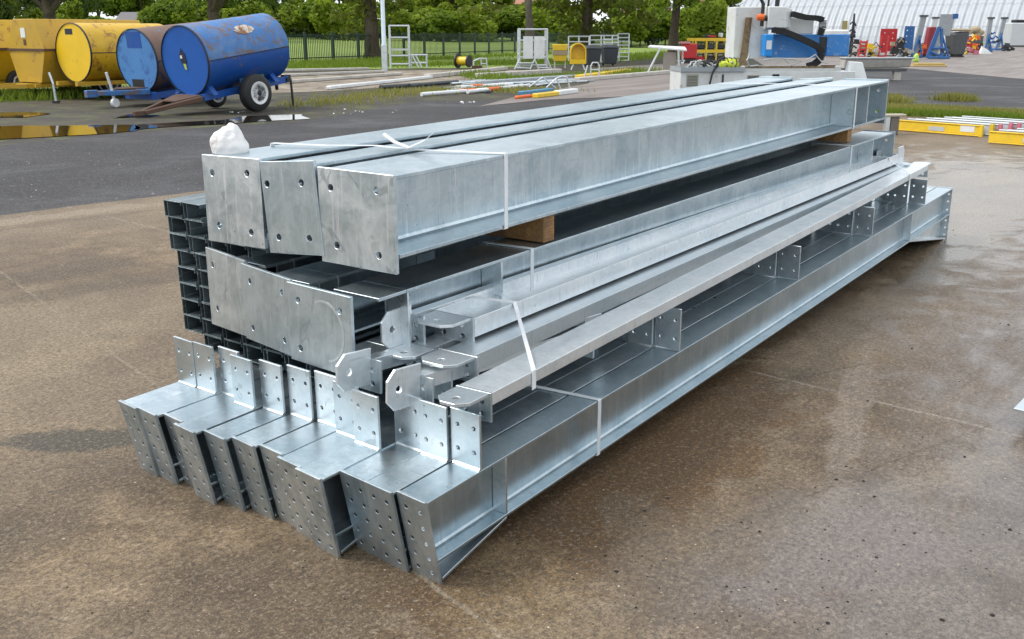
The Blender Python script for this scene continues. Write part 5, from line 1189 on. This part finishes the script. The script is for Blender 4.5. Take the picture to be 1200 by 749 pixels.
clump(1005, 68, 16, 26, 'jumble of black tools behind the first red frame', ['blackmetal', 'bin', 'tan'], 1); clump(1021, 69, 18, 20, 'jumble of yellow and black tools between the red frames', ['blackmetal', 'yplast', 'hose', 'bin'], 2)
clump(1052, 68, 22, 27, 'black compactor-like machine right of the red board', ['blackmetal', 'bin', 'tan', 'blackmetal'], 3, 'site_machine', 'machine'); clump(1076, 67, 14, 18, 'small orange and black tools under the leaning mast', ['orange', 'blackmetal', 'bin'], 4)
def mast(px, py, w_, h, lean, lab, m1, m2):
    t, s = bg('lift_mast', lab, 'lift', px, py, 0, G)
    mb = S(s); mb.hexa([(-w_/2, -1.5, 3), (w_/2, -1.5, 3), (w_/2, 1.5, 3), (-w_/2, 1.5, 3), (-w_/2+lean, -1.5, h), (w_/2+lean, -1.5, h), (w_/2+lean, 1.5, h), (-w_/2+lean, 1.5, h)]); mb.build('mast', M[m1], t)
    mb = S(s); mb.box(-w_/2+lean-.8, w_/2+lean+1.6, -2.4, 2.4, h+.05, h+2.2); mb.build('mast_head', M['darkp'], t)
    mb = S(s); mb.tube([(-w_*.9, -5, 0), (lean*.6, -2.4, h*.55)], 1.1, 6); mb.tube([(w_*1.1, -5, 0), (lean*.6, -2.4, h*.45)], 1.1, 6); mb.box(-w_, w_*1.2, -6, 5, 0, 2.2); mb.build('base_frame', M[m2], t)
mast(1071, 68, 6.5, 46, 6, 'leaning grey lift mast with blue base, left of the red box', 'greyp', 'steelblue'); mast(1155, 61, 4.5, 37, 1, 'slim grey lift mast right of the tan sacks', 'greyp', 'steelblue'); mast(1168, 59, 4.5, 35, 4, 'slim blue-footed lift mast beside the silver cabinet', 'greyp', 'steelblue'); mast(1089, 66, 5, 42, 2, 'pale lift mast behind the dark red box', 'alu', 'bin')
t, s = bg('red_box', 'tall dark red box leaning against the blue lift', 'box', 1085, 67, 0, G)
S(s).hexa([(-4, -5, 2), (4, -5, 2), (4, 5, 2), (-4, 5, 2), (-1, -5, 34), (7, -5, 34), (7, 5, 34), (-1, 5, 34)]).build('body', paint('dark red paint', (.25, .02, .03), .45), t, .05); S(s).box(-5, 5, -5, 5, 0, 1.9).build('base', M['blackmetal'], t)
t, s = bg('material_lift', 'big blue-framed material lift with grey upper panel', 'lift', 1098, 69, 0, G)
S(s).hexa([(-3, 0, 26), (12, 0, 26), (12, 2, 26), (-3, 2, 26), (-1, 0, 50), (16, 0, 50), (16, 2, 50), (-1, 2, 50)]).build('panel', M['greyp'], t); S(s).box(13, 19, -.5, 2.5, 45, 50.5).build('head', M['steelblue'], t)
mb = S(s); mb.hexa([(-15, -4, 1), (-9, -4, 1), (-9, -2, 1), (-15, -2, 1), (-4, -2, 36), (0, -2, 36), (0, 0, 36), (-4, 0, 36)]); mb.tube([(4, -4, 0), (1, -1, 34)], 1.6, 6); mb.tube([(12, -5, 0), (2, -1, 28)], 1.3, 6); mb.tube([(-12, -4, 1.5), (12, -5, 1.5)], 1.5, 6); mb.tube([(-8, -4, 12), (6, -4, 12)], 1.3, 6); mb.tube([(-10, -4, 8), (4, -4, 2)], 1.3, 6); mb.build('frame', M['steelblue'], t)
S(s).hexa([(-9, -2, 4), (-1, -2, 4), (-1, -1, 4), (-9, -1, 4), (-1, -1, 34), (3, -1, 34), (3, 0, 34), (-1, 0, 34)]).build('slide', M['greyp'], t)
t, s = bg('lime_sack', 'lime-green sack on the ground before the leaning mast', 'sack', 1073, 73, 0, G)
S(s).hexa([(-4, -3, 0), (4, -3, 0), (4, 3, 0), (-4, 3, 0), (-3, -2, 9), (2, -2, 11), (2, 2, 11), (-3, 2, 9)]).build('sack', M['lime'], t, .15)
t, s = bg('grey_bin', 'big dark grey tipping bin right of the blue lift', 'bin', 1119, 67, .15, G)
S(s).hexa([(-7, -8, 2), (7, -8, 2), (7, 8, 2), (-7, 8, 2), (-11, -10, 27), (10, -10, 29), (10, 10, 29), (-11, 10, 27)]).build('body', M['darkp'], t, .1); S(s).box(-11, 11, -10.5, 10.5, 29.1, 32).build('lid', M['tan'], t, .1); S(s).box(-7, 7, -7, 7, 0, 1.9).build('skid', M['blackmetal'], t)
clump(1138, 64, 16, 33, 'heap of orange, pink and yellow tools under tan sacks', ['orange', 'pink', 'yplast', 'red'], 6); clump(1141, 62, 18, 14, 'red and black tools at the foot of the orange heap', ['red', 'blackmetal'], 7)
t, s = bg('tan_sacks', 'tan sacks piled above the orange tools', 'sacks', 1140, 62, 0, G)
mb = S(s)
for x, z, r in ((-6, 24, 5), (1, 26, 6), (7, 23, 5), (4, 20, 5)): 
    b0 = len(mb.bm.verts); ret = bmesh.ops.create_icosphere(mb.bm, subdivisions=2, radius=1)
    for v in ret['verts']: v.co = V((x+v.co.x*r, 3+v.co.y*r, z+v.co.z*r*.75))*s
mb.build('sack', M['tan'], t, smooth=True); S(s).box(-9, 10, -1, 8, 0, 19).build('pallet_box', M['darkp'], t)
clump(1162, 60, 10, 30, 'dark blue machine between the two slim masts', ['steelblue', 'blackmetal', 'steelblue'], 8, 'site_machine', 'machine')
t, s = bg('white_sheet', 'crumpled white sheet on the ground below the slim masts', 'sheet', 1154, 63, 0, G)
S(s).hexa([(-6, -4, 0), (7, -4, 0), (5, 4, 0), (-6, 4, 0), (-5, -2, 8), (1, -3, 5), (4, 2, 3), (-4, 2, 9)]).build('sheet', M['white'], t)
t, s = bg('silver_cabinet', 'silver metal cabinet with black top tray at the right end', 'cabinet', 1189, 55, .15, G)
S(s).box(-13, 10, -8, 8, 1, 27).build('body', M['alu'], t, .1); S(s).box(10.1, 11, -7, 7, 3, 25).build('door', M['white'], t); S(s).box(-6, 7, -5, 5, 27.1, 30.5).build('tray', M['black'], t, .1); S(s).box(-12, 9, -7, 7, 0, .9).build('plinth', M['bin'], t)
clump(1059, 70, 14, 12, 'low dark kit on the ground before the blue panel stand', ['blackmetal', 'bin', 'greyp'], 12); clump(1106, 69, 12, 20, 'grey and blue tools against the foot of the material lift', ['greyp', 'bin', 'steelblue'], 13); clump(1128, 62, 10, 34, 'pink and cream wrapped tools beside the tipping bin', ['pink', 'tan', 'white', 'greyp'], 14); clump(1147, 60, 12, 26, 'cream and green sacks and hoses before the slim mast', ['tan', 'lime', 'hose'], 15)
clump(1181, 60, 14, 8, 'low black kit on the ground before the silver cabinet', ['blackmetal', 'bin'], 9)
t, s = bg('timber_sheet', 'ochre boards lying flat before the blue lift', 'boards', 1086, 78, 0, G)
mb = S(s); mb.box(-20, 20, -10, 6, 0, 2); mb.box(-14, 19, -6, 8, 2.05, 4); mb.build('board', paint('ochre boards', (.46, .33, .12), .7), t, .02)

# ------------------------------------------------------------------ folded ladders on the concrete
def ladder_stack(px0, py0, px1, py1, cnt, lab_, base):
    A_, B_ = PZ(px0, py0), PZ(px1, py1); L = (B_-A_).length; an = math.atan2((B_-A_).y, (B_-A_).x)
    ux, uy = (B_-A_).normalized(), None; uy = V((-ux.y, ux.x, 0))
    if uy.dot(FH) < 0: uy = -uy
    for i in range(cnt):
        o = A_+uy*(i*.44)+ux*(i*.10); m_ = M['yplast'] if i == 0 else M['alu']
        t = thing('folded_ladder', lab_[i], 'ladder', o, an, base)
        sg = 1 if V((-math.sin(an), math.cos(an), 0)).dot(uy) > 0 else -1
        hh = .19
        for y in (0, .36):
            mb = MB(); mb.box(0, L, sg*y-.012, sg*y+.012, .03, hh-.02); mb.box(0, L, sg*y-.026, sg*y+.026, hh-.0199, hh); mb.box(0, L, sg*y-.026, sg*y+.026, .01, .0299); mb.build('side_rail', m_ if y == 0 else M['alu'], t, .006)
            e_ = MB(); e_.box(L-.05, L+.015, sg*y-.026, sg*y+.026, .0, hh+.006); e_.build('end_boot', M['pink'] if i in (1, 2) else M['yplast'] if i == 0 else M['bin'], t, .006)
        y0, y1 = sorted((sg*.023, sg*.337))
        for k in range(7):
            x = .12+(L-.3)*k/6; MB().box(x-.022, x+.022, y0, y1, hh-.11, hh-.06).build('rung', M['alu'], t)
        if i == 0: MB().box(L*.76, L*.92, *sorted((-sg*.0125, -sg*.0165)), .07, .18).build('label_plate', M['white'], t); MB().box(L*.40, L*.58, *sorted((-sg*.0125, -sg*.0165)), .05, .12).build('worn_label', M['alu'], t)
ladder_stack(1050, 153, 1150, 161, 4, ['yellow-sided folded ladder at the front of the left-hand ladder row', 'silver folded ladder just behind the yellow one, left-hand row', 'silver folded ladder third back in the left-hand row', 'silver folded ladder at the back of the left-hand row, by the grass'], 'folded ladders lying on the concrete')
ladder_stack(1158, 168, 1262, 176, 3, ['yellow-sided folded ladder at the front of the right-hand ladder row', 'silver folded ladder behind the yellow one, cut by the right edge', 'silver folded ladder at the back of the right-hand row'], 'folded ladders lying on the concrete')
t, s = bg('white_block', 'small white block on the concrete between the ladder rows', 'block', 1166, 158)
S(s).box(-6, 7, -4, 4, 0, 10).build('block', M['white'], t, .01)
t, s = bg('trestle', 'weathered timber trestle behind the end of the beam stack', 'trestle', 1044, 158, .1)
mb = S(s); mb.box(-12, 14, -6, 6, 21, 24); mb.build('top', paint('weathered timber', (.42, .38, .30), .8, bump=.3), t, .01); mb = S(s); mb.box(-3, 7, -4, -1, 0, 20.9); mb.box(-3, 7, 1, 4, 0, 20.9); mb.build('leg', paint('grey timber', (.16, .145, .13), .85, bump=.3), t, .01)
S(s).box(-9, -4, -3, 3, 0, 20.9).build('brace', M['galv'], t)
# edge of another galvanised piece at the right
A_ = PZ(1184, 503)
t = thing('steel_flat', 'end of another galvanised section cut by the right edge', 'steel section', (A_.x, A_.y, 0), math.radians(-6))
MB().box(0, 2.2, -.34, 0, .085, .097).build('flange', M['galv'], t, .001); MB().box(0, 2.2, -.18, -.17, .014, .0845).build('web', M['galv'], t, .001)
MB().box(.3, .4, -.36, -.05, 0, .0135).build('packer', M['timber'], t)

# ------------------------------------------------------------------ loose bits
def bits(name, areas, cnt, r0, r1, mat, seed):
    rr = random.Random(seed); mb = MB()
    for k in range(cnt):
        px0, py0, px1, py1, z = rr.choice(areas); p = PZ(rr.uniform(px0, px1), rr.uniform(py0, py1), z); r = rr.uniform(r0, r1)*rr.random()**1.5+r0*.4
        a = [rr.uniform(.6, 1.3) for _ in range(5)]; base = [(p.x+r*a[i]*math.cos(i*1.257+k), p.y+r*a[i]*math.sin(i*1.257+k)) for i in range(5)]
        top = mb.v((p.x+rr.uniform(-.3, .3)*r, p.y+rr.uniform(-.3, .3)*r, z+r*rr.uniform(.4, 1))); vs = [mb.v((x, y, z+.0005)) for x, y in base]
        for i in range(5): mb.bm.faces.new((vs[i], vs[(i+1) % 5], top))
    return stuff(mb.build(name, mat))
M['grit'] = paint('dark grit', (.018, .015, .013), .9, bump=0); M['pale_grit'] = paint('pale grit', (.42, .36, .28), .9, bump=0); M['soil'] = paint('black soil', (.012, .009, .006), .95, bump=0)
bits('dark_grit', [(820, 430, 1195, 740, 0), (700, 560, 1195, 740, 0), (1050, 250, 1195, 450, 0)], 130, .003, .011, M['grit'], 1)
bits('dark_grit', [(0, 560, 560, 745, 0), (560, 600, 1195, 745, 0)], 260, .002, .005, M['grit'], 2)
bits('pale_grit', [(0, 250, 240, 560, 0), (0, 560, 560, 745, 0), (600, 560, 1195, 745, 0)], 320, .002, .006, M['pale_grit'], 3)
bits('pale_litter', [(390, 128, 470, 134, -.003), (510, 119, 560, 121, -.003), (260, 130, 290, 133, 0)], 40, .015, .06, M['white'], 4)
zf = lambda x: GA.z+(GB.z-GA.z)*(x-GA.x)/(GB.x-GA.x)+.001
bits('soil_clumps', [(812, 342, 838, 350, zf(4.1)), (836, 346, 858, 352, zf(4.1)), (930, 285, 936, 288, zf(5.5)), (800, 352, 850, 362, zf(4))], 70, .004, .022, M['soil'], 5)
bits('pale_grit', [(0, 176, 230, 240, -.004), (240, 130, 700, 150, -.004)], 120, .006, .016, M['pale_grit'], 6)
